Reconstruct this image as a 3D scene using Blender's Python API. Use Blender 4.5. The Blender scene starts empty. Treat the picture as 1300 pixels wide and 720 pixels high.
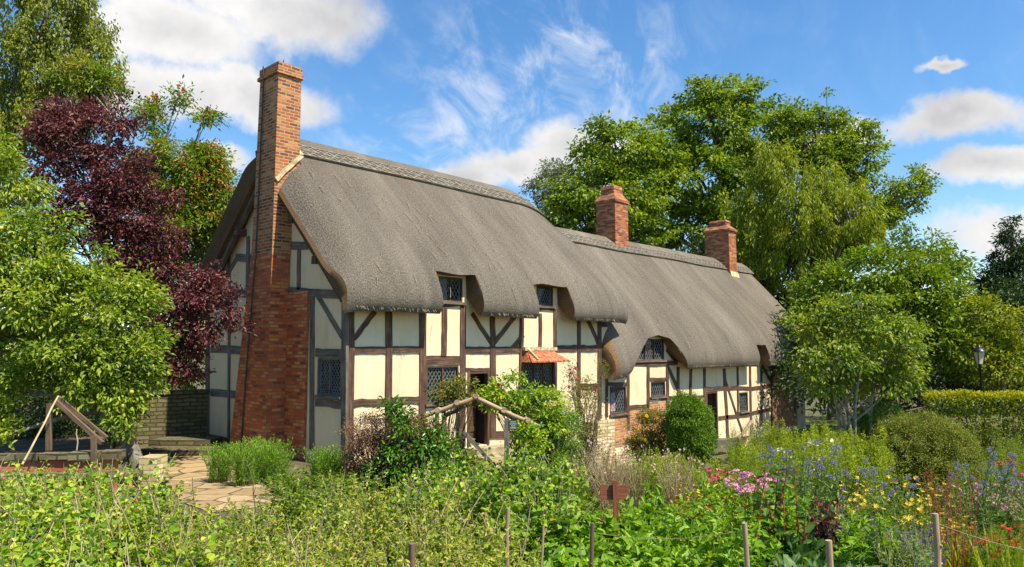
import bpy, math, random
import numpy as np
from mathutils import Vector, Matrix
random.seed(7); RNG = np.random.default_rng(11)
R_ = math.radians
SC = bpy.context.scene
COL = SC.collection

# ------------------------------------------------------------------ camera
CAM = np.array([-8.77, -12.77, 2.4]); FOC = 922.0
FW = np.array([.735, .6781, 0.]); FW /= np.linalg.norm(FW)
RT = np.array([FW[1], -FW[0], 0.])
PIT = math.atan(85 / 922)
FP = FW * math.cos(PIT) + np.array([0, 0, math.sin(PIT)])
UP = -FW * math.sin(PIT) + np.array([0, 0, math.cos(PIT)])
cd = bpy.data.cameras.new('camera'); co = bpy.data.objects.new('camera', cd); COL.objects.link(co)
cd.sensor_width = 36; cd.lens = 36 * FOC / 1300; cd.clip_end = 3000; cd.clip_start = .05
m = Matrix((tuple(RT), tuple(UP), tuple(-FP))).transposed().to_4x4(); m.translation = Vector(CAM); co.matrix_world = m
SC.camera = co
# ------------------------------------------------------------------ exposure, sun, sky
SC.view_settings.view_transform = 'Standard'; SC.view_settings.look = 'None'
SC.view_settings.exposure = 1.08; SC.view_settings.gamma = 1
SUN = Vector((.06, -.5, .80)).normalized()
sl = bpy.data.lights.new('sun', 'SUN'); sl.energy = 4.1; sl.angle = R_(.5); sl.color = (1, .90, .73)
so = bpy.data.objects.new('sun', sl); COL.objects.link(so); so.rotation_euler = SUN.to_track_quat('Z', 'Y').to_euler(); so.location = (0, 0, 60)

def ray(px, py):
    return FP + (px - 650) / FOC * RT + (360 - py) / FOC * UP
def onY(px, py, Y=0.):                       # where a sight line meets a plane parallel to the long front wall
    d = ray(px, py); s = (Y - CAM[1]) / d[1]; p = CAM + s * d; return p[0], p[2]
def onX(px, py, X=0.):
    d = ray(px, py); s = (X - CAM[0]) / d[0]; p = CAM + s * d; return p[1], p[2]
def at(px, py, dist):
    d = ray(px, py); return CAM + d * (dist / np.dot(d, FW))
def sstep(a, b, x):
    t = np.clip((np.asarray(x, float) - a) / (b - a), 0, 1); return t * t * (3 - 2 * t)
def gz(x, y):
    x = np.asarray(x, float); y = np.asarray(y, float)
    g = -1.08 * sstep(1.0, 8.0, x - .35 * np.maximum(y, -12))
    dd = np.hypot(x - CAM[0], y - CAM[1]); g = g + .55 * (1 - sstep(1.5, 4.5, dd))
    g = g + .05 * np.sin(x * .7 + 1) * np.sin(y * .6)
    g = g + 1.5 * sstep(30, 90, np.hypot(x, y))
    return g
def gat(px, dist):
    p = at(px, 445, dist); return np.array([p[0], p[1], float(gz(p[0], p[1]))])

w = bpy.data.worlds.new('World'); SC.world = w; w.use_nodes = True
NT = w.node_tree; NT.nodes.clear()
class NG:
    """tiny node-graph helper"""
    def __init__(s, nt): s.nt = nt
    def n(s, t, **kw):
        nd = s.nt.nodes.new(t)
        for k, v in kw.items():
            if k.startswith('i_'):
                k = k[2:]; nd.inputs[int(k) if k.isdigit() else k.replace('_', ' ')].default_value = v
            else: setattr(nd, k, v)
        return nd
    def l(s, a, b): s.nt.links.new(a, b)
    def math(s, op, a, b=None, c=None):
        nd = s.n('ShaderNodeMath', operation=op)
        for i, v in enumerate((a, b, c)):
            if v is None: continue
            if hasattr(v, 'links'): s.l(v, nd.inputs[i])
            else: nd.inputs[i].default_value = v
        return nd.outputs[0]
    def ramp(s, fac, stops, interp='LINEAR'):
        nd = s.n('ShaderNodeValToRGB'); e = nd.color_ramp.elements; nd.color_ramp.interpolation = interp
        while len(e) < len(stops): e.new(.5)
        for el, (p, c) in zip(e, stops): el.position = p; el.color = (*c, 1) if len(c) == 3 else c
        s.l(fac, nd.inputs[0]); return nd.outputs[0]
    def mixc(s, f, a, b, mode='MIX'):
        nd = s.n('ShaderNodeMix', data_type='RGBA', blend_type=mode)
        for i, v in ((0, f), (6, a), (7, b)):
            if hasattr(v, 'links'): s.l(v, nd.inputs[i])
            else: nd.inputs[i].default_value = v if i == 0 else ((*v, 1) if len(v) == 3 else v)
        return nd.outputs[2]
    def noise(s, vec, scale, detail=4, rough=.55, out=0, dist=0.):
        nd = s.n('ShaderNodeTexNoise'); nd.inputs['Scale'].default_value = scale; nd.inputs['Detail'].default_value = detail
        nd.inputs['Roughness'].default_value = rough; nd.inputs['Distortion'].default_value = dist
        if vec is not None: s.l(vec, nd.inputs['Vector'])
        return nd.outputs[out]
    def mapr(s, v, a, b, c=0., d=1., interp='SMOOTHSTEP'):
        nd = s.n('ShaderNodeMapRange', interpolation_type=interp); s.l(v, nd.inputs[0])
        for i, x in zip((1, 2, 3, 4), (a, b, c, d)): nd.inputs[i].default_value = x
        return nd.outputs[0]
    def scale(s, vec, v):
        nd = s.n('ShaderNodeMapping'); nd.inputs['Scale'].default_value = v; s.l(vec, nd.inputs[0]); return nd.outputs[0]

def make_sky():
    g = NG(NT)
    sky = g.n('ShaderNodeTexSky', sky_type='NISHITA', sun_disc=False)
    sky.sun_elevation = math.asin(SUN.z); sky.sun_rotation = math.atan2(SUN.x, SUN.y); sky.air_density = 1.1; sky.dust_density = .15; sky.ozone_density = 3.0
    tc = g.n('ShaderNodeTexCoord'); D = tc.outputs['Generated']
    nz = g.noise(D, 5.5, 6, .6, 1)
    wrp = g.n('ShaderNodeVectorMath', operation='MULTIPLY_ADD'); g.l(nz, wrp.inputs[0]); wrp.inputs[1].default_value = (.10,) * 3
    sub = g.n('ShaderNodeVectorMath', operation='SUBTRACT'); g.l(D, sub.inputs[0]); sub.inputs[1].default_value = (.05,) * 3
    g.l(sub.outputs[0], wrp.inputs[2])
    sep = g.n('ShaderNodeSeparateXYZ'); g.l(wrp.outputs[0], sep.inputs[0])
    az = g.math('ARCTAN2', sep.outputs[1], sep.outputs[0]); el = g.math('ARCSINE', sep.outputs[2])
    def ae(px, py):
        d = ray(px, py); d = d / np.linalg.norm(d); return math.atan2(d[1], d[0]), math.asin(d[2])
    def blob(px, py, rx, ry):
        a0, e0 = ae(px, py); a1, _ = ae(px + rx, py); _, e1 = ae(px, py - ry)
        dx = g.math('MULTIPLY', g.math('SUBTRACT', az, a0), 1 / abs(a1 - a0)); dy = g.math('MULTIPLY', g.math('SUBTRACT', el, e0), 1 / abs(e1 - e0))
        q = g.math('SQRT', g.math('ADD', g.math('MULTIPLY', dx, dx), g.math('MULTIPLY', dy, dy)))
        return g.math('SUBTRACT', 1.0, q), dy
    m = None; gy = None
    for b in ((340, 5, 160, 75), (225, 42, 120, 60), (300, 118, 165, 46), (160, 110, 80, 42), (280, 205, 50, 22), (740, 188, 85, 45), (670, 215, 100, 32), (1225, 152, 125, 34), (1260, 218, 110, 28), (1270, 292, 130, 38), (1205, 86, 40, 10), (1070, 172, 60, 30), (590, 232, 90, 24)):
        v, dy = blob(*b); m = v if m is None else g.math('MAXIMUM', m, v)
    n2 = g.noise(D, 11, 8, .6)
    dens = g.math('ADD', m, g.math('MULTIPLY', g.math('SUBTRACT', n2, .5), 1.25))
    cov = g.mapr(dens, -.05, .50)
    # cloud brightness: thick middles greyer
    n3 = g.noise(D, 7, 5, .55)
    br = g.math('ADD', g.math('MULTIPLY', dens, .22), g.math('MULTIPLY', n3, 1.05))
    ccol = g.ramp(br, [(.36, (.93, .91, .89)), (.56, (.78, .77, .76)), (.88, (.50, .50, .52))])
    # cirrus wisps
    rot = g.n('ShaderNodeMapping'); rot.inputs['Rotation'].default_value = (.3, .9, .75); rot.inputs['Scale'].default_value = (2.2, 13, 9); g.l(D, rot.inputs[0])
    ci = g.noise(rot.outputs[0], 1.6, 7, .62, dist=.6)
    cm, _ = blob(700, 95, 240, 160); cm2, _ = blob(560, 160, 220, 80)
    cm = g.math('MAXIMUM', g.math('MAXIMUM', cm, cm2), 0.)
    cir = g.math('MULTIPLY', g.mapr(ci, .40, .78), g.mapr(cm, 0, .7, .06, .75))
    hs = g.n('ShaderNodeHueSaturation'); hs.inputs['Saturation'].default_value = 1.24; hs.inputs['Value'].default_value = 1.0
    g.l(sky.outputs[0], hs.inputs['Color'])
    K = 6.25                                   # the clouds are as bright as sunlit cloud next to that sky
    cc = g.n('ShaderNodeVectorMath', operation='SCALE'); g.l(ccol, cc.inputs[0]); cc.inputs['Scale'].default_value = K
    c1 = g.mixc(cir, hs.outputs[0], (K * .80, K * .82, K * .86)); c2 = g.mixc(cov, c1, cc.outputs[0])
    bg = g.n('ShaderNodeBackground'); g.l(c2, bg.inputs[0]); bg.inputs[1].default_value = .092
    out = g.n('ShaderNodeOutputWorld'); g.l(bg.outputs[0], out.inputs[0])
make_sky()

# ------------------------------------------------------------------ materials
MATS = {}
def newmat(name):
    m = bpy.data.materials.new(name); m.use_nodes = True; m.node_tree.nodes.clear(); g = NG(m.node_tree); MATS[name] = m
    o = g.n('ShaderNodeOutputMaterial'); b = g.n('ShaderNodeBsdfPrincipled'); g.l(b.outputs[0], o.inputs[0])
    return m, g, b, o
def bump(g, b, h, strength=.4, dist=.02):
    n = g.n('ShaderNodeBump'); n.inputs['Strength'].default_value = strength; n.inputs['Distance'].default_value = dist
    g.l(h, n.inputs['Height']); g.l(n.outputs[0], b.inputs['Normal'])
def uvs(g): return g.n('ShaderNodeUVMap', uv_map='uv').outputs[0]
def objc(g): return g.n('ShaderNodeTexCoord').outputs['Object']

def m_thatch(name, stops, streak=(1., 1., 1.)):
    m, g, b, o = newmat(name); u = uvs(g)
    fine = g.noise(g.scale(u, (40, 20, 1)), 1.0, 5, .75)
    med = g.noise(g.scale(u, (5, .55, 1)), 1.0, 4, .6)
    big = g.noise(g.scale(u, (.7, .16, 1)), 1.0, 5, .6)
    f = g.math('ADD', g.math('MULTIPLY', fine, .78), g.math('ADD', g.math('MULTIPLY', med, .13), g.math('MULTIPLY', big, .30)))
    g.l(g.ramp(f, stops), b.inputs['Base Color']); b.inputs['Roughness'].default_value = .9; b.inputs['Specular IOR Level'].default_value = .15
    bump(g, b, g.math('ADD', fine, g.math('MULTIPLY', med, .4)), 1.0, .045)
    return m
m_thatch('thatch', [(.42, (.036, .030, .024)), (.56, (.125, .107, .084)), (.68, (.215, .188, .150)), (.84, (.44, .39, .31))])
m_thatch('thatch_cut', [(.40, (.035, .021, .011)), (.56, (.14, .082, .042)), (.70, (.27, .165, .085)), (.85, (.46, .31, .16))])
m_thatch('thatch_ridge', [(.40, (.036, .030, .024)), (.55, (.13, .112, .088)), (.67, (.225, .197, .157)), (.84, (.42, .375, .30))])

def m_plaster(name, c, c2):
    m, g, b, o = newmat(name); P = objc(g)
    n = g.noise(P, 1.1, 6, .65); n2 = g.noise(P, 14, 4, .6)
    col = g.ramp(n, [(.3, c2), (.6, c)]); col = g.mixc(g.mapr(n2, .55, .8, 0, .25), col, tuple(x * .72 for x in c2))
    st = g.noise(g.scale(P, (3, 3, .35)), 1.5, 4, .6)
    col = g.mixc(g.mapr(st, .52, .75, 0, .42), col, tuple(x * .7 for x in c2))
    g.l(col, b.inputs['Base Color']); b.inputs['Roughness'].default_value = .9
    bump(g, b, g.math('ADD', g.math('MULTIPLY', n, 1.), g.math('MULTIPLY', n2, .25)), .5, .03)
m_plaster('plaster', (.74, .62, .41), (.66, .53, .33))
m_plaster('plaster_shade_warmed', (.80, .62, .38), (.72, .54, .32))  # same plaster, colour warmed and lightened to offset the bluish shade on the gable

def m_wood(name, dark, mid, light, sc=1.):
    m, g, b, o = newmat(name); u = uvs(g)
    gr = g.noise(g.scale(u, (1.5 * sc, 26 * sc, 1)), 1., 5, .65, dist=.4); kn = g.noise(u, 3.5 * sc, 3, .5)
    f = g.math('ADD', g.math('MULTIPLY', gr, .75), g.math('MULTIPLY', kn, .3))
    g.l(g.ramp(f, [(.36, dark), (.54, mid), (.75, light)]), b.inputs['Base Color']); b.inputs['Roughness'].default_value = .75
    bump(g, b, gr, .6, .015)
m_wood('oak_dark', (.018, .011, .008), (.085, .043, .024), (.26, .14, .075))
m_wood('oak_grey', (.042, .033, .026), (.14, .115, .09), (.28, .24, .19))
m_wood('oak_brown', (.05, .032, .02), (.14, .09, .052), (.27, .19, .115))
m_wood('oak_door', (.03, .015, .008), (.09, .045, .02), (.16, .085, .04))
m_wood('pine_pole', (.16, .10, .05), (.36, .26, .15), (.55, .43, .28))
m_wood('cane', (.20, .15, .07), (.44, .36, .20), (.6, .5, .3))
m_wood('sign_wood', (.10, .025, .012), (.21, .06, .025), (.30, .10, .045))

def m_brick(name, pal, mortar, bw=.225, rh=.075, msize=.010, soot=.3, grime=(.06, .04, .03), wob_=.03):
    m, g, b, o = newmat(name); u = uvs(g)
    wob = g.noise(u, 2.2, 2, .5, 1); wv = g.n('ShaderNodeVectorMath', operation='MULTIPLY_ADD'); g.l(wob, wv.inputs[0]); wv.inputs[1].default_value = (wob_ * 2, wob_, 0); g.l(u, wv.inputs[2])
    br = g.n('ShaderNodeTexBrick'); br.offset = .5; g.l(wv.outputs[0], br.inputs['Vector'])
    br.inputs['Color1'].default_value = (0, 0, 0, 1); br.inputs['Color2'].default_value = (1, 1, 1, 1); br.inputs['Mortar'].default_value = (.5, .5, .5, 1)
    br.inputs['Scale'].default_value = 1; br.inputs['Mortar Size'].default_value = msize; br.inputs['Mortar Smooth'].default_value = .25
    br.inputs['Brick Width'].default_value = bw; br.inputs['Row Height'].default_value = rh
    n = g.noise(u, 24, 4, .6); big = g.noise(objc(g), 1.4, 5, .6)
    bwv = g.n('ShaderNodeRGBToBW'); g.l(br.outputs[0], bwv.inputs[0])
    f = g.math('ADD', g.math('MULTIPLY', bwv.outputs[0], .85), g.math('MULTIPLY', n, .22))
    col = g.ramp(f, pal); col = g.mixc(g.mapr(big, .5, .75, 0, soot), col, grime)
    mc = g.mixc(g.mapr(n, .3, .7), mortar, tuple(x * .65 for x in mortar))
    col = g.mixc(br.outputs['Fac'], col, mc); g.l(col, b.inputs['Base Color']); b.inputs['Roughness'].default_value = .88
    h = g.math('ADD', g.math('MULTIPLY', g.math('SUBTRACT', 1., br.outputs['Fac']), 1.), g.math('MULTIPLY', n, .5))
    bump(g, b, h, .8, .015)
RED = [(.08, (.10, .032, .02)), (.24, (.24, .062, .024)), (.5, (.38, .096, .026)), (.72, (.46, .15, .038)), (.95, (.52, .24, .085))]
m_brick('brick', RED, (.46, .34, .19), msize=.013, soot=.55, grime=(.09, .05, .035))
m_brick('brick_breast', [(a, (min(.6, c[0] * 1.45 + .03), c[1] * 1.12 + .01, c[2] * 1.05)) for a, c in RED], (.34, .16, .085), soot=.28, grime=(.16, .08, .05))  # brick colour raised on the breast to lift the shade it stands in
m_brick('brick_old', [(a, (c[0] * 1.02, c[1] * .98, c[2] * .95)) for a, c in RED], (.30, .20, .13), soot=.4)
m_brick('brick_pale', [(a, (c[0] * 1.0 + .07, c[1] + .06, c[2] + .03)) for a, c in RED], (.5, .42, .28), soot=.1)
COT = [(.1, (.38, .28, .13)), (.4, (.58, .46, .24)), (.7, (.68, .56, .33)), (.95, (.74, .65, .44))]
m_brick('cotswold_stone', COT, (.40, .32, .19), .27, .10, .012, .2, (.16, .13, .06), .06)
m_brick('mossy_stone_shaded', [(a, (c[0] * .24, c[1] * .25, c[2] * .20)) for a, c in COT], (.06, .055, .028), .30, .10, .016, .75, (.05, .055, .02), .08)  # mossy stone, darkened further so the tree shade is in its colour
m_brick('red_block', [(.1, (.30, .07, .03)), (.5, (.42, .11, .05)), (.95, (.48, .15, .07))], (.3, .22, .14), .45, .2, .01, .25)
def m_flags(name):
    m, g, b, o = newmat(name); P = objc(g); wv = g.n('ShaderNodeVectorMath', operation='MULTIPLY_ADD'); g.l(g.noise(P, 1.6, 3, .5, 1), wv.inputs[0]); wv.inputs[1].default_value = (.25, .25, 0); g.l(P, wv.inputs[2])
    v1 = g.n('ShaderNodeTexVoronoi', feature='DISTANCE_TO_EDGE'); v2 = g.n('ShaderNodeTexVoronoi')
    for v in (v1, v2): v.inputs['Scale'].default_value = 1.9; v.inputs['Randomness'].default_value = .75; g.l(wv.outputs[0], v.inputs['Vector'])
    n = g.noise(P, 7, 5, .65); bwv = g.n('ShaderNodeRGBToBW'); g.l(v2.outputs['Color'], bwv.inputs[0])
    col = g.ramp(g.math('ADD', g.math('MULTIPLY', bwv.outputs[0], .6), g.math('MULTIPLY', n, .5)), [(.25, (.20, .13, .06)), (.5, (.34, .235, .115)), (.8, (.45, .33, .18))])
    j = g.mapr(v1.outputs['Distance'], .015, .05); col = g.mixc(j, (.075, .07, .025), col); g.l(col, b.inputs['Base Color']); b.inputs['Roughness'].default_value = .9
    bump(g, b, g.math('ADD', j, g.math('MULTIPLY', n, .6)), .7, .02)
m_flags('flagstone')

def m_plain(name, c, rough=.6, metal=0., var=.25, sc=6., spec=.5):
    m, g, b, o = newmat(name); n = g.noise(objc(g), sc, 5, .6)
    g.l(g.mixc(g.mapr(n, .3, .7), tuple(x * (1 - var) for x in c), tuple(min(1, x * (1 + var)) for x in c)), b.inputs['Base Color'])
    b.inputs['Roughness'].default_value = rough; b.inputs['Metallic'].default_value = metal; b.inputs['Specular IOR Level'].default_value = spec
    bump(g, b, n, .25, .01)
m_plain('terracotta', (.40, .13, .06), .9, 0, .6, 14)
m_plain('limewash', (.50, .39, .22), .9, 0, .45, 12)
m_plain('glass', (.008, .011, .013), .10, 0, .3, 2., .4)
m_plain('lead', (.15, .165, .16), .5, .0, .3)
m_plain('dark_room', (.012, .010, .009), .95)  # near-black walls put the darkness of the unlit interior into the colour
m_plain('black_iron', (.012, .013, .014), .4, .3)
m_plain('cable', (.05, .045, .035), .6)
m_plain('lamp_glass', (.55, .50, .36), .2)
m_plain('sign_green', (.03, .07, .035), .5)
m_plain('sign_letter', (.6, .6, .52), .6)
m_plain('curtain', (.45, .30, .32), .9, 0, .5, 20)
m_plain('string', (.30, .25, .16), .9)
m_plain('soil', (.11, .075, .045), .95, 0, .5, 3)
m_plain('stone_slab', (.34, .27, .16), .9, 0, .3, 5)
m_plain('straw', (.32, .255, .16), .85)
m_plain('ligger', (.25, .222, .178), .8, 0, .4)
m_plain('apple', (.42, .40, .07), .45)
def m_bark(name, d, l):
    m, g, b, o = newmat(name); P = objc(g); n = g.noise(g.scale(P, (9, 9, 1.6)), 1.6, 5, .65); n2 = g.noise(P, 1.5, 3, .5)
    g.l(g.ramp(g.math('ADD', g.math('MULTIPLY', n, .8), g.math('MULTIPLY', n2, .25)), [(.35, d), (.7, l)]), b.inputs['Base Color']); b.inputs['Roughness'].default_value = .95
    bump(g, b, n, .9, .04)
m_bark('bark', (.035, .028, .02), (.17, .14, .10)); m_bark('bark_grey', (.07, .06, .045), (.30, .27, .21)); m_bark('bark_pale', (.10, .09, .06), (.42, .38, .29))

def m_leaf(name, cols, trans=.35, rough=.5, spec=.35, tr_gain=1.3):
    m, g, b, o = newmat(name); a = g.n('ShaderNodeAttribute', attribute_name='tint')
    k = len(cols); col = g.ramp(a.outputs['Fac'], [(i / (k - 1), c) for i, c in enumerate(cols)])
    g.l(col, b.inputs['Base Color']); b.inputs['Roughness'].default_value = rough; b.inputs['Specular IOR Level'].default_value = spec
    t = g.n('ShaderNodeBsdfTranslucent'); hs = g.n('ShaderNodeHueSaturation'); hs.inputs['Hue'].default_value = .49; hs.inputs['Value'].default_value = tr_gain; hs.inputs['Saturation'].default_value = 1.1
    g.l(col, hs.inputs['Color']); g.l(hs.outputs[0], t.inputs[0])
    mx = g.n('ShaderNodeMixShader'); mx.inputs[0].default_value = trans; g.l(b.outputs[0], mx.inputs[1]); g.l(t.outputs[0], mx.inputs[2]); g.l(mx.outputs[0], o.inputs[0])
L = m_leaf
L('leaf_apple', [(0.058, 0.109, 0.01), (0.165, 0.256, 0.019), (0.297, 0.384, 0.034), (0.396, 0.436, 0.06)])
L('leaf_copper', [(0.028, 0.012, 0.014), (0.085, 0.026, 0.025), (0.169, 0.048, 0.045), (0.307, 0.109, 0.099)], .25)
L('leaf_rowan', [(.07,.15,.014),(.13,.24,.02),(.20,.31,.03),(.27,.33,.035),(.42,.22,.03)])
L('berry_orange', [(.35, .07, .01), (.48, .13, .02), (.5, .2, .04)], .1)
L('leaf_birch', [(0.095, 0.136, 0.011), (0.209, 0.256, 0.024), (0.341, 0.366, 0.043)], .4)
L('leaf_chestnut', [(0.048, 0.106, 0.006), (0.129, 0.218, 0.012), (0.237, 0.334, 0.02), (0.345, 0.404, 0.031)])
L('leaf_willow', [(0.14, 0.191, 0.01), (0.244, 0.313, 0.017), (0.375, 0.418, 0.03)], .4)
L('leaf_oak', [(0.083, 0.149, 0.009), (0.199, 0.298, 0.017), (0.327, 0.413, 0.028)])
L('leaf_pale', [(0.096, 0.127, 0.05), (0.168, 0.207, 0.08), (0.24, 0.276, 0.12)])
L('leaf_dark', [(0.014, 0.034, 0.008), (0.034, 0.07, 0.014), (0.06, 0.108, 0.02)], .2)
L('leaf_mid', [(0.06, 0.114, 0.007), (0.148, 0.237, 0.013), (0.258, 0.351, 0.022)])
L('leaf_box', [(0.068, 0.134, 0.009), (0.137, 0.252, 0.015), (0.228, 0.367, 0.023)], .25)
L('leaf_dome', [(0.128, 0.156, 0.014), (0.2, 0.239, 0.024), (0.29, 0.275, 0.038)], .2)
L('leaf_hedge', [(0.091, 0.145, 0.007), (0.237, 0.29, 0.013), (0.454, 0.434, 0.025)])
L('leaf_yew', [(0.047, 0.117, 0.007), (0.106, 0.215, 0.012), (0.211, 0.342, 0.017)], .2)
L('leaf_magnolia', [(0.058, 0.108, 0.011), (0.137, 0.216, 0.019), (0.234, 0.314, 0.028), (0.39, 0.393, 0.057)])
L('leaf_laurel', [(0.03, 0.083, 0.007), (0.075, 0.182, 0.011), (0.149, 0.319, 0.015)], .25, .35, .5)
L('leaf_dead', [(0.088, 0.044, 0.022), (0.187, 0.099, 0.05), (0.308, 0.187, 0.099)], .2)
L('leaf_lavender', [(0.108, 0.229, 0.011), (0.18, 0.386, 0.015), (0.306, 0.527, 0.026)])
L('leaf_bean', [(0.037, 0.095, 0.008), (0.121, 0.25, 0.018), (0.241, 0.392, 0.025), (0.386, 0.499, 0.03), (0.555, 0.547, 0.08)], .4)
L('leaf_pea', [(0.076, 0.129, 0.015), (0.202, 0.283, 0.025), (0.329, 0.399, 0.035), (0.481, 0.489, 0.07), (0.557, 0.45, 0.17)], .4)
L('leaf_veg', [(0.09, 0.209, 0.011), (0.18, 0.344, 0.019), (0.315, 0.477, 0.03)], .4)
L('leaf_kale', [(0.026, 0.073, 0.018), (0.059, 0.132, 0.027), (0.119, 0.224, 0.041)], .3)
L('leaf_purple', [(0.033, 0.017, 0.022), (0.055, 0.039, 0.033), (0.055, 0.088, 0.033)], .25)
L('leaf_gold', [(0.145, 0.24, 0.012), (0.29, 0.38, 0.016), (0.459, 0.481, 0.02)], .4)
L('leaf_brown', [(0.132, 0.115, 0.027), (0.22, 0.172, 0.045), (0.33, 0.218, 0.063)], .35)
L('leaf_thistle', [(0.086, 0.15, 0.041), (0.158, 0.255, 0.057), (0.245, 0.359, 0.081)], .3)
L('leaf_sword', [(0.15, 0.253, 0.013), (0.285, 0.393, 0.022), (0.45, 0.505, 0.034)], .4)
L('leaf_rose', [(0.053, 0.085, 0.014), (0.135, 0.171, 0.024), (0.27, 0.244, 0.038), (0.39, 0.171, 0.057)], .35)
for nm, c in (('pink', (.70, .30, .42)), ('red', (.60, .05, .03)), ('rose_pink', (.65, .10, .14)), ('white', (.78, .74, .62)), ('violet', (.27, .25, .41)), ('purple', (.18, .08, .32)), ('yellow', (.70, .50, .04)), ('dusky', (.50, .32, .28)), ('gold', (.55, .42, .02)), ('orange', (.6, .25, .04))):
    L('petal_' + nm, [tuple(x * .6 for x in c), c, tuple(min(.85, x * 1.2 + .03) for x in c)], .25, .6, .2, 1.1)
L('stem_green', [(.09, .14, .02), (.14, .19, .04)], .0)
L('stem_red', [(.30, .03, .02), (.42, .06, .03)], .0)
L('stem_tan', [(.22, .16, .08), (.42, .33, .19), (.55, .46, .30)], .0)

# ------------------------------------------------------------------ mesh building
class Geo:
    def __init__(s): s.V = []; s.nv = 0; s.F = []
    def add(s, verts, faces, mat=0, tint=.5, uv=None, smooth=False):
        verts = np.asarray(verts, float).reshape(-1, 3); faces = np.asarray(faces, np.int64)
        if len(faces) == 0: return
        s.V.append(verts); M = len(faces)
        s.F.append((faces + s.nv, np.full(M, mat) if np.isscalar(mat) else np.asarray(mat), np.full(M, tint) if np.isscalar(tint) else np.asarray(tint), uv, smooth)); s.nv += len(verts)
    def box(s, c, size, mat=0, rot=None, jit=0.):
        h = np.array(size) / 2; v = np.array([[x, y, z] for z in (-1, 1) for y in (-1, 1) for x in (-1, 1)]) * h
        if jit: v = v + RNG.uniform(-jit, jit, v.shape)
        if rot is not None: v = v @ np.array(rot).T
        s.add(v + np.array(c), [(0, 2, 3, 1), (4, 5, 7, 6), (0, 1, 5, 4), (2, 6, 7, 3), (0, 4, 6, 2), (1, 3, 7, 5)], mat)
    def hexa(s, P, mat=0):
        s.add(P, [(0, 3, 2, 1), (4, 5, 6, 7), (0, 1, 5, 4), (1, 2, 6, 5), (2, 3, 7, 6), (3, 0, 4, 7)], mat)
    def bar(s, p, q, wd, th, nrm, mat=0, segs=6, jit=.0, w2=None):
        """a squared timber from p to q, wd wide, th thick along nrm, slightly crooked"""
        p = np.array(p, float); q = np.array(q, float); a = q - p; Ln = np.linalg.norm(a); a = a / Ln
        n = np.array(nrm, float); n = n - a * np.dot(n, a); n /= np.linalg.norm(n); b = np.cross(n, a)
        t = np.linspace(0, 1, segs + 1); off = np.cumsum(RNG.normal(0, jit, segs + 1)) * .6; off -= np.linspace(off[0], off[-1], segs + 1)
        V = []
        for i, tt in enumerate(t):
            w_ = (wd + ((w2 or wd) - wd) * tt) * (1 + RNG.normal(0, jit * 2.5)); c = p + a * Ln * tt + b * off[i]
            for sb, sn in ((-1, -1), (1, -1), (1, 1), (-1, 1)): V.append(c + b * sb * w_ / 2 + n * sn * th / 2)
        F = []; U = []; u0 = RNG.uniform(0, 50)
        per = [0, wd, wd + th, 2 * wd + th, 2 * wd + 2 * th]
        for i in range(segs):
            for k in range(4):
                k2 = (k + 1) % 4; F.append((4 * i + k, 4 * i + k2, 4 * i + 4 + k2, 4 * i + 4 + k))
                U.append([(u0 + Ln * t[i], per[k] + u0), (u0 + Ln * t[i], per[k + 1] + u0), (u0 + Ln * t[i + 1], per[k + 1] + u0), (u0 + Ln * t[i + 1], per[k] + u0)])
        e = 4 * segs; F += [(3, 2, 1, 0), (e, e + 1, e + 2, e + 3)]; U += [[(0, 0), (.1, 0), (.1, .1), (0, .1)]] * 2
        s.add(V, F, mat, .5, np.array(U))
    def tube(s, pts, rad, n=7, mat=0, tint=.5, cap=True):
        pts = np.asarray(pts, float); k = len(pts); rad = np.full(k, rad) if np.isscalar(rad) else np.asarray(rad, float)
        T = np.gradient(pts, axis=0); T /= np.linalg.norm(T, axis=1)[:, None] + 1e-9
        ref = np.array([0, 0, 1.]) if abs(T[0, 2]) < .9 else np.array([1., 0, 0])
        A = np.cross(T, ref); A /= np.linalg.norm(A, axis=1)[:, None] + 1e-9; B = np.cross(T, A)
        th = np.arange(n) / n * 2 * np.pi
        V = (pts[:, None] + (np.cos(th)[None, :, None] * A[:, None] + np.sin(th)[None, :, None] * B[:, None]) * rad[:, None, None]).reshape(-1, 3)
        i, j = np.meshgrid(np.arange(k - 1), np.arange(n), indexing='ij'); j2 = (j + 1) % n
        F = np.stack([i * n + j, i * n + j2, (i + 1) * n + j2, (i + 1) * n + j], -1).reshape(-1, 4)
        dl = np.concatenate([[0], np.cumsum(np.linalg.norm(np.diff(pts, axis=0), axis=1))])
        ra = rad.mean() * 6.28 / n; uu = np.stack([np.stack([dl[i], j * ra], -1), np.stack([dl[i], (j + 1) * ra], -1), np.stack([dl[i + 1], (j + 1) * ra], -1), np.stack([dl[i + 1], j * ra], -1)], 2).reshape(-1, 4, 2)
        s.add(V, F, mat, tint, uu, True)
        if cap:
            for r, c in ((0, pts[0]), (k - 1, pts[-1])):
                s.add(np.vstack([V[r * n:(r + 1) * n], c]), [((jj + 1) % n, jj, n) if r == 0 else (jj, (jj + 1) % n, n) for jj in range(n)], mat, tint)
    def lathe(s, prof, c, n=12, mat=0, tint=.5, smooth=True):
        prof = np.array(prof, float); k = len(prof); th = np.arange(n) / n * 2 * np.pi
        V = np.stack([prof[:, 0, None] * np.cos(th), prof[:, 0, None] * np.sin(th), np.repeat(prof[:, 1, None], n, 1)], -1).reshape(-1, 3) + np.array(c)
        i, j = np.meshgrid(np.arange(k - 1), np.arange(n), indexing='ij'); j2 = (j + 1) % n
        s.add(V, np.stack([i * n + j, i * n + j2, (i + 1) * n + j2, (i + 1) * n + j], -1).reshape(-1, 4), mat, tint, None, smooth)
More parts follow.
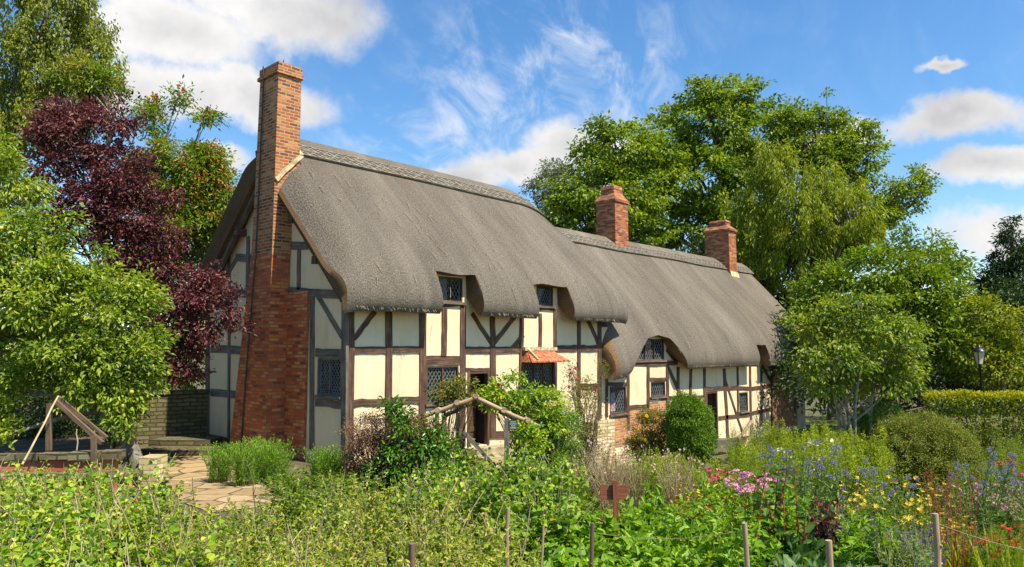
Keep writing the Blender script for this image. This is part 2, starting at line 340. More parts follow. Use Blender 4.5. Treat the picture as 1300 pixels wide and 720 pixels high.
    def mesh(s, name, mats, sharp=None):
        me = bpy.data.meshes.new(name)
        V = np.concatenate(s.V); me.vertices.add(len(V)); me.vertices.foreach_set('co', V.ravel())
        sizes = np.concatenate([np.full(len(f[0]), f[0].shape[1]) for f in s.F]); idx = np.concatenate([f[0].ravel() for f in s.F])
        me.loops.add(len(idx)); me.loops.foreach_set('vertex_index', idx.astype(np.int32))
        st = np.concatenate([[0], np.cumsum(sizes)[:-1]]); me.polygons.add(len(sizes))
        me.polygons.foreach_set('loop_start', st.astype(np.int32))
        me.polygons.foreach_set('material_index', np.concatenate([f[1] for f in s.F]).astype(np.int32))
        me.polygons.foreach_set('use_smooth', np.concatenate([np.full(len(f[0]), f[4]) for f in s.F]))
        if any(m.startswith(('leaf', 'petal', 'berry', 'stem')) for m in mats):
            at_ = me.attributes.new('tint', 'FLOAT', 'FACE'); at_.data.foreach_set('value', np.concatenate([f[2] for f in s.F]).astype(np.float32))
        else:
            uv = []
            for f in s.F:
                P = V[f[0]]
                if f[3] is not None: uv.append(np.asarray(f[3]).reshape(-1, 2)); continue
                N = np.abs(np.cross(P[:, 1] - P[:, 0], P[:, 2] - P[:, 0])); k = N.argmax(1)
                a = np.where(k == 0, 1, 0); b_ = np.where(k == 2, 1, 2)
                uu = np.stack([np.take_along_axis(P, np.broadcast_to(a[:, None, None], P.shape[:2] + (1,)), 2)[..., 0], np.take_along_axis(P, np.broadcast_to(b_[:, None, None], P.shape[:2] + (1,)), 2)[..., 0]], -1)
                uv.append(uu.reshape(-1, 2))
            l = me.uv_layers.new(name='uv'); l.data.foreach_set('uv', np.concatenate(uv).astype(np.float32).ravel())
        for mm in mats: me.materials.append(MATS[mm])
        me.update(calc_edges=True); me.validate()
        if sharp: me.set_sharp_from_angle(angle=R_(sharp))
        return me
    def obj(s, name, mats, parent=None, loc=None, sharp=None):
        if isinstance(mats, str): mats = [mats]
        o = bpy.data.objects.new(name, s.mesh(name, mats, sharp)); COL.objects.link(o)
        if parent is not None: o.parent = parent
        if loc is not None: o.location = loc
        return o
def tag(o, label, cat, group=None, kind=None):
    if label: o['label'] = label
    if cat: o['category'] = cat
    if group: o['group'] = group
    if kind: o['kind'] = kind
    return o
def thing(name, label, cat, loc=(0, 0, 0), rz=0., group=None):
    o = bpy.data.objects.new(name, None); COL.objects.link(o); o.location = loc; o.rotation_euler = (0, 0, rz); o.empty_display_size = .1
    return tag(o, label, cat, group)
def kids(o): return [c for c in bpy.data.objects if c.parent is o]
def copy_tree(o, ch=None, parent=None):
    c = o.copy(); COL.objects.link(c)
    for k, sub in ch or []:
        d = k.copy(); COL.objects.link(d); d.parent = c
        for q in sub:
            e = q.copy(); COL.objects.link(e); e.parent = d
    return c
def unit(a): return a / (np.linalg.norm(a, axis=-1, keepdims=True) + 1e-9)

# ------------------------------------------------------------------ leaves
def leaf_geo(G, P, A, N, Ln, Wd, mat=0, tint=None, fold=.25, detail=6, curl=.15):
    """P base points, A leaf axis, N leaf normal (unit), Ln/Wd arrays"""
    n = len(P)
    if n == 0: return
    Ln = np.broadcast_to(Ln, (n,))[:, None]; Wd = np.broadcast_to(Wd, (n,))[:, None]
    A = unit(A); N = unit(N - A * (N * A).sum(1, keepdims=True)); B = np.cross(A, N)
    if tint is None: tint = RNG.random(n)
    if detail == 4:
        V = np.stack([P, P + A * Ln * .45 + B * Wd * .5 + N * Wd * fold, P + A * Ln - N * Ln * curl, P + A * Ln * .45 - B * Wd * .5 + N * Wd * fold], 1)
        F = np.arange(n)[:, None] * 4 + np.array([[0, 1, 2, 3]])
        G.add(V.reshape(-1, 3), F, mat, tint)
    else:
        f = N * Wd * fold
        V = np.stack([P, P + A * Ln * .28 + B * Wd * .46 + f, P + A * Ln * .68 + B * Wd * .36 + f * .8 - N * Ln * curl * .4, P + A * Ln - N * Ln * curl,
                      P + A * Ln * .68 - B * Wd * .36 + f * .8 - N * Ln * curl * .4, P + A * Ln * .28 - B * Wd * .46 + f], 1)
        F = (np.arange(n)[:, None, None] * 6 + np.array([[0, 1, 2, 3], [0, 3, 4, 5]])[None]).reshape(-1, 4)
        G.add(V.reshape(-1, 3), F, mat, np.repeat(tint, 2))
def rdir(n, zmul=1.): 
    v = RNG.normal(size=(n, 3)); v[:, 2] *= zmul; return unit(v)
# ------------------------------------------------------------------ ground and paths
def build_ground():
    t = np.concatenate([-np.geomspace(700, 26, 14), np.linspace(-24, 34, 117), np.geomspace(36, 700, 14)])
    x, y = np.meshgrid(t, t, indexing='ij'); V = np.stack([x, y, gz(x, y)], -1).reshape(-1, 3); n = len(t)
    i, j = np.meshgrid(np.arange(n - 1), np.arange(n - 1), indexing='ij')
    G = Geo(); G.add(V, np.stack([i * n + j, (i + 1) * n + j, (i + 1) * n + j + 1, i * n + j + 1], -1).reshape(-1, 4), 0, .5, None, True)
    m, g, b, o = newmat('garden_ground'); P = objc(g); n1 = g.noise(P, .6, 6, .6); n2 = g.noise(P, 9, 5, .65)
    col = g.mixc(g.mapr(n1, .42, .6), (.085, .058, .034), (.07, .10, .022)); col = g.mixc(g.mapr(n2, .4, .7, 0, .6), col, (.16, .12, .07))
    g.l(col, b.inputs['Base Color']); b.inputs['Roughness'].default_value = .95; bump(g, b, n2, .8, .05)
    tag(G.obj('ground', 'garden_ground'), None, None, None, 'structure')
def path_strip(name, pts, wd, mat='flagstone'):
    """a paved sheet lying just above the ground; pts are (px, dist)"""
    C = np.array([gat(*p)[:2] for p in pts]); t = np.linspace(0, 1, 40); k = np.linspace(0, 1, len(C))
    C = np.stack([np.interp(t, k, C[:, 0]), np.interp(t, k, C[:, 1])], 1); T = np.gradient(C, axis=0); T /= np.linalg.norm(T, axis=1)[:, None]; Nn = np.stack([-T[:, 1], T[:, 0]], 1)
    ws = np.linspace(-.5, .5, 7); wv = wd * (1 + .08 * np.sin(t * 17))
    X = C[:, None] + Nn[:, None] * ws[None, :, None] * wv[:, None, None]
    V = np.concatenate([X, (gz(X[..., 0], X[..., 1]) + .012)[..., None]], -1).reshape(-1, 3); n = 7
    i, j = np.meshgrid(np.arange(39), np.arange(6), indexing='ij')
    G = Geo(); G.add(V, np.stack([i * n + j, (i + 1) * n + j, (i + 1) * n + j + 1, i * n + j + 1], -1).reshape(-1, 4)); tag(G.obj(name, mat), None, None, None, 'structure')
build_ground()
path_strip('path', [(215, 17.2), (240, 15.4), (282, 13.0), (335, 11.2)], 1.5)
path_strip('garden_path', [(640, 16.3), (690, 16.2), (735, 14.8), (700, 13.0), (640, 11.8)], 1.3)

# ------------------------------------------------------------------ the cottage
house = thing('thatched_cottage', 'long timber framed cottage with cream walls and a steep grey thatched roof', 'cottage', (0, 0, 0))
HL, HW = 9.0, 6.36           # main range: length along the front, depth of the gable
WL = 24.6                    # far end of the lower wing
ZB = -1.5                    # walls run down into the ground

def wall_grid(G, axis, u0, u1, z0, z1, holes, off=0., depth=.12, mat=0, revmat=None, top=None, inward=1.):
    """rectangular holes cut from a flat wall; each hole gets reveals 'depth' deep. axis 'y': wall in the plane Y=off (u = X); 'x': plane X=off (u = Y)"""
    us = sorted({u0, u1, *[h[0] for h in holes], *[h[1] for h in holes]}); zs = sorted({z0, z1, *[h[2] for h in holes], *[h[3] for h in holes]})
    us2 = []
    for a, b in zip(us[:-1], us[1:]): us2 += list(np.linspace(a, b, max(2, int((b - a) / .5) + 2))[:-1])
    us = us2 + [u1]
    P = (lambda u, z, d=0.: (u, off + d * inward, z)) if axis == 'y' else (lambda u, z, d=0.: (off + d * inward, u, z))
    for a, b in zip(us[:-1], us[1:]):
        for c, d in zip(zs[:-1], zs[1:]):
            cu, cz = (a + b) / 2, (c + d) / 2
            if any(h[0] < cu < h[1] and h[2] < cz < h[3] for h in holes): continue
            G.add([P(a, c), P(b, c), P(b, d), P(a, d)], [(0, 1, 2, 3)], mat)
    for h in holes:
        a, b, c, d = h; dp = depth
        for q in ([P(a, c), P(a, d), P(a, d, dp), P(a, c, dp)], [P(b, d), P(b, c), P(b, c, dp), P(b, d, dp)], [P(b, c), P(a, c), P(a, c, dp), P(b, c, dp)], [P(a, d), P(b, d), P(b, d, dp), P(a, d, dp)]):
            G.add(q, [(0, 1, 2, 3)], mat)
def rectY(x0, x1, y0, y1):
    """pixel rectangle -> (X0, X1, z0, z1) on the front wall"""
    ym = (y0 + y1) / 2; a, _ = onY(x0, ym); b, _ = onY(x1, ym); xm = (x0 + x1) / 2
    return a, b, onY(xm, y1)[1], onY(xm, y0)[1]
def rectX(x0, x1, y0, y1):
    ym = (y0 + y1) / 2; a, _ = onX(x0, ym); b, _ = onX(x1, ym); xm = (x0 + x1) / 2
    return b, a, onX(xm, y1)[1], onX(xm, y0)[1]

win_front = dict(low=rectY(541, 582, 464, 512), up1=rectY(557, 587, 352, 384), hood=rectY(664, 703, 459, 494), up2=rectY(681, 702, 361, 389))
door1 = rectY(593, 621, 471, 566)
win_wing = dict(a=rectY(774, 795, 490, 526), b=rectY(826, 844.5, 484, 504), c=rectY(938.5, 949.5, 498, 523), arch=rectY(806, 843, 430, 458))
door2 = rectY(897, 911, 497, 560)
win_gable = rectX(403, 433.5, 454, 503)

G = Geo(); wall_grid(G, 'y', 0, HL, ZB, 4.28, [*win_front.values(), door1])
G.obj('front_wall', 'plaster', house)
G = Geo(); wall_grid(G, 'y', HL, WL, ZB, 3.1, [*win_wing.values(), door2]); G.obj('wing_wall', 'plaster', house)
# gable: straight part with the window, then the triangle
G = Geo(); wall_grid(G, 'x', 0., HW, ZB, 3.9, [win_gable], off=.0)
G.add([(0, 0, 3.9), (0, HW, 3.9), (0, 3.2, 7.0)], [(0, 2, 1)], 0)
G.obj('gable_wall', 'plaster_shade_warmed', house)
G = Geo()
G.add([(HL, 0, ZB), (HL, HW, ZB), (HL, HW, 3.9), (HL, 3.2, 7.0), (HL, 0, 3.9)], [(0, 1, 2, 3)]); G.add([(HL, 0, ZB), (HL, 0, 3.9), (HL, 3.2, 7.0)], [(0, 1, 2)])
G.add([(0, HW, ZB), (WL, HW, ZB), (WL, HW, 3.2), (0, HW, 3.2)], [(0, 3, 2, 1)])
G.add([(WL, 0, ZB - .5), (WL, HW, ZB - .5), (WL, HW, 2.4), (WL, 0, 2.4)], [(0, 1, 2, 3)]); G.add([(WL, 0, 2.4), (WL, HW, 2.4), (WL, 3.2, 6.0)], [(0, 1, 2)])
G.obj('rear_wall', 'plaster_shade_warmed', house)

# timbers
def timberY(name, x0, y0, x1, y1, wpx, mat='oak_dark', proud=.030, curve=.012, w2=None):
    """pixel line on the front wall -> one oak timber standing proud of the plaster"""
    p = onY(x0, y0); q = onY(x1, y1); sc = np.dot(CAM * 0 + np.array([p[0], 0, p[1]]) - CAM, FW) / FOC
    wd = wpx * sc * (1.35 if abs(x1 - x0) < 18 else 1.0)
    G = Geo(); G.bar((p[0], 0, p[1]), (q[0], 0, q[1]), wd, 2 * proud, (0, -1, 0), 0, 7, curve, w2 and w2 * sc)
    return G.obj(name, mat, house)
PR = iter(np.tile([.028, .034, .031, .037, .025], 60))
for x0, y0, x1, y1, w_ in ((445.3, 385, 444, 592, 6.5), (493, 388, 492, 580, 7.5), (536.5, 388, 535, 585, 8), (563.6, 391, 562.5, 452, 6), (587.6, 388, 587, 575, 7), (625, 392, 625, 440, 6.5), (625, 440, 625, 556, 7),
                           (662, 396, 661, 500, 5.5), (685, 398, 684.8, 441, 4), (704.3, 392, 704.3, 500, 4.5), (734.5, 400, 734, 524, 4.8), (760.5, 404, 760.5, 532, 5.5)):
    timberY('timber_post', x0, y0, x1, y1, w_, proud=next(PR))
for x0, y0, x1, y1, w_ in ((448, 444.8, 489.5, 444.8, 9), (496.5, 444.2, 532.5, 443.8, 8.5), (540.2, 457.5, 584, 457.3, 11), (591, 444.5, 621.5, 444.5, 9), (628.5, 444.5, 660, 443.8, 8.5), (706.5, 442.5, 732, 442.2, 8.5), (737, 442, 758, 442, 8),
                           (448, 513, 489, 510.5, 9), (496, 509.5, 532, 507.5, 9), (737, 490.5, 758, 490, 7), (590, 469, 622, 469, 4), (622, 552, 655, 551, 9), (664, 497, 704, 496, 4), (541, 515.5, 584, 514.5, 5), (555, 387, 589, 386.5, 5), (681, 392.5, 703, 392, 4)):
    timberY('timber_rail', x0, y0, x1, y1, w_, proud=next(PR) - .006)
for x0, y0, x1, y1, w_ in ((449, 430, 476, 396, 7), (599, 398, 623.5, 436, 6), (655, 400, 627.5, 435, 6), (745, 404, 759, 436, 4.5), (664, 425, 647, 446, 5)):
    timberY('timber_brace', x0, y0, x1, y1, w_, proud=.022)
for x0, y0, x1, y1, w_ in ((769.6, 478, 769.6, 530, 3.5), (797, 464, 797, 546, 4.5), (822.3, 460, 822.3, 520, 4.4), (846.5, 464, 846.5, 520, 4.2), (860.5, 466, 861, 520, 4.2), (876.7, 466, 877, 525, 3.8), (894, 467, 894.5, 566, 4.2),
                           (919, 468, 923.5, 556, 5), (935.8, 466, 936.3, 526, 2.8), (951.7, 465, 953, 562, 3.6), (965.9, 465, 966, 540, 3.2), (979.7, 465, 979.5, 542, 3.6), (990, 466, 990, 490, 2.2), (1000.5, 466, 1000.5, 490, 2.2), (1009, 466, 1008.5, 530, 3)):
    timberY('timber_post', x0, y0, x1, y1, w_, proud=next(PR), curve=.016)
for x0, y0, x1, y1, w_ in ((797, 461.2, 857, 461, 6.2), (772, 487.6, 796, 487.2, 4.5), (822, 481.3, 846, 480.8, 4), (849, 505, 892, 504, 4.4), (895, 493.5, 920, 492.5, 4.8), (922, 493, 951, 493, 4.5), (953, 494, 979, 489.5, 4.8), (981, 492.5, 1012, 490, 4.6),
                           (912, 531, 951, 526.5, 4.6), (954, 525, 979, 519.5, 4.4), (912, 558.5, 952, 555, 4), (774, 528.3, 797, 528, 3.8), (825, 506, 846, 505.8, 3.2), (797, 517.5, 822, 516, 5.5), (937, 525.3, 951, 525, 3)):
    timberY('timber_rail', x0, y0, x1, y1, w_, proud=next(PR) - .006, curve=.014)
for x0, y0, x1, y1, w_ in ((847.5, 466, 864, 502, 4.2), (920.5, 482, 942, 548, 4), (967, 464, 979, 485, 3.4), (846, 443, 860, 461, 5)):
    timberY('timber_brace', x0, y0, x1, y1, w_, proud=.021)
def timberX(name, x0, y0, x1, y1, wpx, mat='oak_grey', proud=.03):
    p = onX(x0, y0); q = onX(x1, y1); sc = np.dot(np.array([0, p[0], p[1]]) - CAM, FW) / FOC
    wd = wpx * sc * (1.12 if abs(x1 - x0) < 18 else 1.0)
    G = Geo(); G.bar((0, p[0], p[1]), (0, q[0], q[1]), wd, 2 * proud, (-1, 0, 0), 0, 7, .01); return G.obj(name, mat, house)
for x0, y0, x1, y1, w_ in ((264.5, 400, 264, 562, 7.5), (291.5, 300, 291, 565, 5), (397.3, 373, 396.5, 572, 8.5), (438.3, 384, 437, 585, 9.5), (380.5, 314, 380, 368, 6.5), (316, 300, 315, 375, 6)):
    timberX('timber_post', x0, y0, x1, y1, w_, proud=next(PR))
for x0, y0, x1, y1, w_ in ((268, 498, 299, 501, 9), (268, 443, 306, 445, 10), (290, 371, 318, 374, 9), (300, 327, 320, 328, 10), (365, 369, 436, 374, 10.5), (401, 447.5, 434, 449, 11), (401, 511, 434, 514, 9.5), (368, 311.5, 392, 312, 10), (401, 505.5, 434, 507, 3)):
    timberX('timber_rail', x0, y0, x1, y1, w_, proud=next(PR) - .006)
for x0, y0, x1, y1, w_ in ((404, 376, 435, 428, 7), (300, 330, 276, 372, 7)):
    timberX('timber_brace', x0, y0, x1, y1, w_, proud=.021)
# barge rafters and purlin ends under the gable thatch
for s_ in (-1, 1):
    G = Geo(); G.bar((-.17, 3.2 + s_ * 3.35, 3.45), (-.17, 3.2 + s_ * .3, 6.5), .17, .1, (-1, 0, 0), 0, 8, .012); G.obj('barge_rafter', 'oak_grey' if s_ > 0 else 'oak_dark', house)
    for k in (.35, .68):
        y = 3.2 + s_ * (3.35 - 3.05 * k); z = 3.45 + 3.05 * k - .16
        G = Geo(); G.box((-.1, y, z), (.3, .17, .17), 0, None, .015); G.obj('purlin_end', 'oak_dark', house)

# brick and stone infill (thin skins proud of the plaster)
def infill(name, mat, poly, dpt=.02):
    """poly: pixel corners (4), counter-clockwise from the bottom left as seen"""
    q = [onY(*p) for p in poly]; G = Geo()
    G.hexa([(x, 0.0, z) for x, z in q] + [(x, -dpt, z) for x, z in q]); return G.obj(name, mat, house)
infill('brick_panel', 'brick_pale', [(778, 568), (798, 565), (797, 528), (776, 529)], .018)
infill('brick_panel', 'brick_pale', [(799, 566), (850, 560), (850, 506), (799, 518)], .013)
infill('brick_panel', 'brick', [(981, 491), (1012, 489), (1012, 462), (981, 462)], .012)
infill('brick_panel', 'brick_pale', [(981, 545), (1012, 540), (1012, 493), (981, 494)], .014)
def plinth(x0, x1, z0, z1, proud, name='stone_plinth', mat='cotswold_stone'):
    G = Geo(); n = max(2, int((x1 - x0) / .35)); xs = np.linspace(x0, x1, n + 1)
    for a, b in zip(xs[:-1], xs[1:]): G.box(((a + b) / 2, -proud / 2, (z0 + z1) / 2), (b - a - .004, proud, z1 - z0 + RNG.uniform(-.02, .02)), 0, None, .008)
    return G.obj(name, mat, house)
plinth(onY(740, 540)[0], onY(777, 540)[0], -2.0, onY(758, 534)[1], .10)
plinth(onY(777.4, 540)[0], onY(893, 560)[0], -2.2, onY(800, 570)[1], .12)
plinth(onY(912, 560)[0], WL, -2.4, onY(950, 560)[1] - .02, .11)
plinth(onY(622, 560)[0], onY(740, 540)[0], -1.6, -.02, .09)
plinth(.12, onY(590, 560)[0], -.8, .12, .07)
G = Geo()
for k in range(7): G.box((-.06, 4.0 + (k + .5) * .34, -.05), (.12, .33, .55), 0, None, .01)
G.obj('stone_plinth', 'mossy_stone_shaded', house)

# windows
def lattice_window(hole, axis='y', lights=2, name='window', glass_set=.06, fr=.045, dia=(.105, .155), frame_mat='oak_dark', curtain=None):
    a, b, c, d = hole; Pm = (lambda u, v, o=0.: (u, o, v)) if axis == 'y' else (lambda u, v, o=0.: (o, u, v)); nr = (0, -1, 0) if axis == 'y' else (-1, 0, 0)
    G = Geo(); q = .03
    for p0, p1 in (((a + fr / 2, c), (a + fr / 2, d)), ((b - fr / 2, c), (b - fr / 2, d)), ((a + fr, d - fr / 2), (b - fr, d - fr / 2)), ((a + fr, c + fr / 2), (b - fr, c + fr / 2))):
        G.bar(Pm(*p0, q), Pm(*p1, q), fr, .07, nr, 0, 2)
    cuts = np.linspace(a + fr, b - fr, lights + 1)
    for u in cuts[1:-1]: G.bar(Pm(u, c + fr, q), Pm(u, d - fr, q), fr * .7, .055, nr, 0, 2)
    f = G.obj(name, frame_mat, house)
    G = Geo(); G.add([Pm(a, c, glass_set), Pm(b, c, glass_set), Pm(b, d, glass_set), Pm(a, d, glass_set)], [(0, 1, 2, 3)]); G.obj('pane', 'glass', f)
    G = Geo(); th = .009
    for l in range(lights):
        u0, u1 = cuts[l] + .012, cuts[l + 1] - .012; v0, v1 = c + fr, d - fr; W_, H_ = u1 - u0, v1 - v0
        nx = max(2, round(W_ / dia[0])); nz = max(2, round(H_ / dia[1])); sx, sz = W_ / nx, H_ / nz
        for sg in (1, -1):
            for k in range(-nz, nx + nz + 1):
                # line u/sx - sg*v/sz = k, clipped to the light
                t0 = (0, -sg * k) if sg > 0 else (0, k)
                pts = []
                for uu in (0, nx):
                    vv = sg * (uu - k) if sg > 0 else (k - uu)
                    if 0 <= vv <= nz: pts.append((uu, vv))
                for vv in (0, nz):
                    uu = k + vv if sg > 0 else k - vv
                    if 0 < uu < nx: pts.append((uu, vv))
                if len(pts) >= 2:
                    (p, q_), (r, s_) = pts[0], pts[-1]
                    if abs(p - r) > .01: G.bar(Pm(u0 + p * sx, v0 + q_ * sz, glass_set - .006), Pm(u0 + r * sx, v0 + s_ * sz, glass_set - .006), th * 1.5, .008, nr, 0, 1)
        for p0, p1 in (((u0, v0), (u0, v1)), ((u1, v0), (u1, v1)), ((u0, v1), (u1, v1)), ((u0, v0), (u1, v0))): G.bar(Pm(*p0, glass_set - .007), Pm(*p1, glass_set - .007), .018, .012, nr, 0, 1)
    G.obj('lead_lattice', 'lead', f)
    if curtain:
        u0, u1 = a + (b - a) * curtain[0], a + (b - a) * curtain[1]; G = Geo(); n = 9; us = np.linspace(u0, u1, n)
        for k in range(n - 1): G.add([Pm(us[k], c + .1, glass_set - .002 - .002 * (k % 2)), Pm(us[k + 1], c + .1, glass_set - .002 - .002 * ((k + 1) % 2)), Pm(us[k + 1], d - .2, glass_set - .002 - .002 * ((k + 1) % 2)), Pm(us[k], d - .2, glass_set - .002 - .002 * (k % 2))], [(0, 1, 2, 3)])
        G.obj('curtain', 'curtain', f)
    G = Geo(); sd = .05
    G.bar(Pm(a - .05, c - .02, -.02), Pm(b + .05, c - .02, -.02), .05, .11, nr, 0, 3); G.obj('sill', 'oak_grey', f)
    return f
lattice_window(win_front['low'], lights=2); lattice_window(win_front['up1'], lights=2); lattice_window(win_front['hood'], lights=3, fr=.035); lattice_window(win_front['up2'], lights=1)
lattice_window(win_wing['a'], lights=1, dia=(.13, .19), curtain=(.06, .42)); lattice_window(win_wing['b'], lights=1, dia=(.13, .19)); lattice_window(win_wing['c'], lights=1, dia=(.14, .2))
lattice_window(win_wing['arch'], lights=3, dia=(.14, .2))
lattice_window(win_gable, 'x', 2, frame_mat='oak_grey', dia=(.085, .13))

# tiled hood over the small front window
hd = Geo(); x0, _ = onY(662, 458); x1, _ = onY(703, 458); zt = onY(684, 444)[1]; zb = onY(684, 459)[1]
hood = Geo(); pj = .42
for r in range(3):
    f0, f1 = r / 3, (r + 1) / 3 + .06
    y0_, y1_ = -.02 - pj * f0, -.02 - pj * f1; z0_, z1_ = zt + (zb - zt) * f0, zt + (zb - zt) * f1
    xa0, xb0 = x0 + .28 * (1 - f0) - .1, x1 - .28 * (1 - f0) + .1; xa1, xb1 = x0 + .28 * (1 - f1) - .1, x1 - .28 * (1 - f1) + .1
    nn = 7
    for k in range(nn):
        a0, b0 = xa0 + (xb0 - xa0) * k / nn, xa0 + (xb0 - xa0) * (k + 1) / nn; a1, b1 = xa1 + (xb1 - xa1) * k / nn, xa1 + (xb1 - xa1) * (k + 1) / nn; e = RNG.uniform(0, .012)
        hood.hexa([(a0 + .004, y0_, z0_ - .02), (b0 - .004, y0_, z0_ - .02), (b1 - .004, y1_, z1_ - .0 + e), (a1 + .004, y1_, z1_ + e), (a0 + .004, y0_, z0_ + .02), (b0 - .004, y0_, z0_ + .02), (b1 - .004, y1_, z1_ + .035 + e), (a1 + .004, y1_, z1_ + .035 + e)][:8])
for sx, xe in ((-1, x0), (1, x1)):
    hood.hexa([(xe + sx * .09, -pj, zb - .01), (xe + sx * -.18, -.0, zb - .01), (xe + sx * .02, 0, zb - .01), (xe + sx * .09, -pj + .05, zb - .01), (xe - sx * .16, -.05, zt), (xe - sx * .2, 0, zt), (xe - sx * .15, 0, zt), (xe - sx * .14, -.03, zt)])
hh = hood.obj('window_hood', 'terracotta', house)
G = Geo(); G.bar((x0 + .0, -.08, zt + .02), (x1 - .0, -.08, zt + .02), .09, .1, (0, -1, 0), 0, 4, .006); G.bar((x0 + .12, -.10, zt + .03), (x0 + .05 + .1, -pj - .02, zb + .06), .05, .05, (0, -.5, 1), 0, 4, .004); G.obj('mortar_flashing', 'limewash', hh)

# doors
def door_leaf(hole, setback, ang, planks=5, side='left'):
    a, b, c, d = hole; W_ = b - a; G = Geo(); ca, sa = math.cos(ang), math.sin(ang)
    def P(u, v, o):   # u along the leaf from its hinge
        return (a + u * ca + o * sa, setback + u * sa - o * ca, v) if side == 'left' else (b - u * ca - o * sa, setback + u * sa - o * ca, v)
    for k in range(planks):
        u0, u1 = W_ * k / planks + .004, W_ * (k + 1) / planks - .004
        G.hexa([P(u0, c + .02, -.02), P(u1, c + .02, -.02), P(u1, d - .02, -.02), P(u0, d - .02, -.02), P(u0, c + .02, .02), P(u1, c + .02, .02), P(u1, d - .02, .02), P(u0, d - .02, .02)])
    for v in (.2, .78):
        z = c + (d - c) * v; G.hexa([P(.03, z - .06, .021), P(W_ - .03, z - .06, .021), P(W_ - .03, z + .06, .021), P(.03, z + .06, .021), P(.03, z - .06, .045), P(W_ - .03, z - .06, .045), P(W_ - .03, z + .06, .045), P(.03, z + .06, .045)])
    o = G.obj('door', 'oak_door', house)
    G = Geo(); p = P(W_ * .86, c + (d - c) * .48, .06); G.lathe([(0, -.05), (.03, -.045), (.035, 0), (.03, .045), (0, .05)], p, 8); G.obj('handle', 'black_iron', o)
    return o
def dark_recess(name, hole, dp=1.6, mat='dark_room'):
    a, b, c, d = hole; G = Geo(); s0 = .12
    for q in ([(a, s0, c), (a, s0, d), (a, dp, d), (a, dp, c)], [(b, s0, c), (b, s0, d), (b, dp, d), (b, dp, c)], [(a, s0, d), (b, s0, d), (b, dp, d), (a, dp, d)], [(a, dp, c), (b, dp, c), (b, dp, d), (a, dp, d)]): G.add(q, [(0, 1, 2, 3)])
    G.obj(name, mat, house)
    G = Geo(); G.add([(a, s0 - .0, c + .002), (b, s0, c + .002), (b, dp, c + .002), (a, dp, c + .002)], [(0, 1, 2, 3)]); G.obj('hall_floor', 'stone_slab', house)
dark_recess('hallway', door1); dark_recess('hallway', door2)
door_leaf(door1, .30, R_(14), 5, 'left'); door_leaf(door2, .14, R_(62), 4, 'right')
for hole in (door1, door2):
    a, b, c, d = hole; G = Geo()
    for u in (a + .035, b - .035): G.bar((u, .04, c), (u, .04, d), .07, .12, (0, -1, 0), 0, 3, .004)
    G.bar((a, .04, d - .03), (b, .04, d - .03), .07, .11, (0, -1, 0), 0, 3, .004); G.obj('door_frame', 'oak_dark', house)

# ------------------------------------------------------------------ thatch
def ring_main(z_r, y_r, prof):
    """closed cross-section: ridge -> front eave -> underside -> rear eave -> ridge"""
    front = [(y_r - dy, z) for dy, z in prof]                      # outer points from near the ridge to the lip
    return front
def dens(pts, n):
    pts = np.array(pts, float); dl = np.concatenate([[0], np.cumsum(np.linalg.norm(np.diff(pts, axis=0), axis=1))]); t = np.linspace(0, dl[-1], n)
    # keep the bends soft
    X = np.stack([np.interp(t, dl, pts[:, 0]), np.interp(t, dl, pts[:, 1])], 1)
    for _ in range(2): X[1:-1] = .25 * X[:-2] + .5 * X[1:-1] + .25 * X[2:]
    return X, t
def sm_noise(seed):
    r = np.random.default_rng(seed); K = r.normal(size=(10, 2)) * [.75, .9]; ph = r.uniform(0, 6.28, 10); a = r.uniform(.4, 1, 10) / 6
    return lambda x, v: sum(a[i] * np.sin(K[i, 0] * x + K[i, 1] * v + ph[i]) for i in range(10))
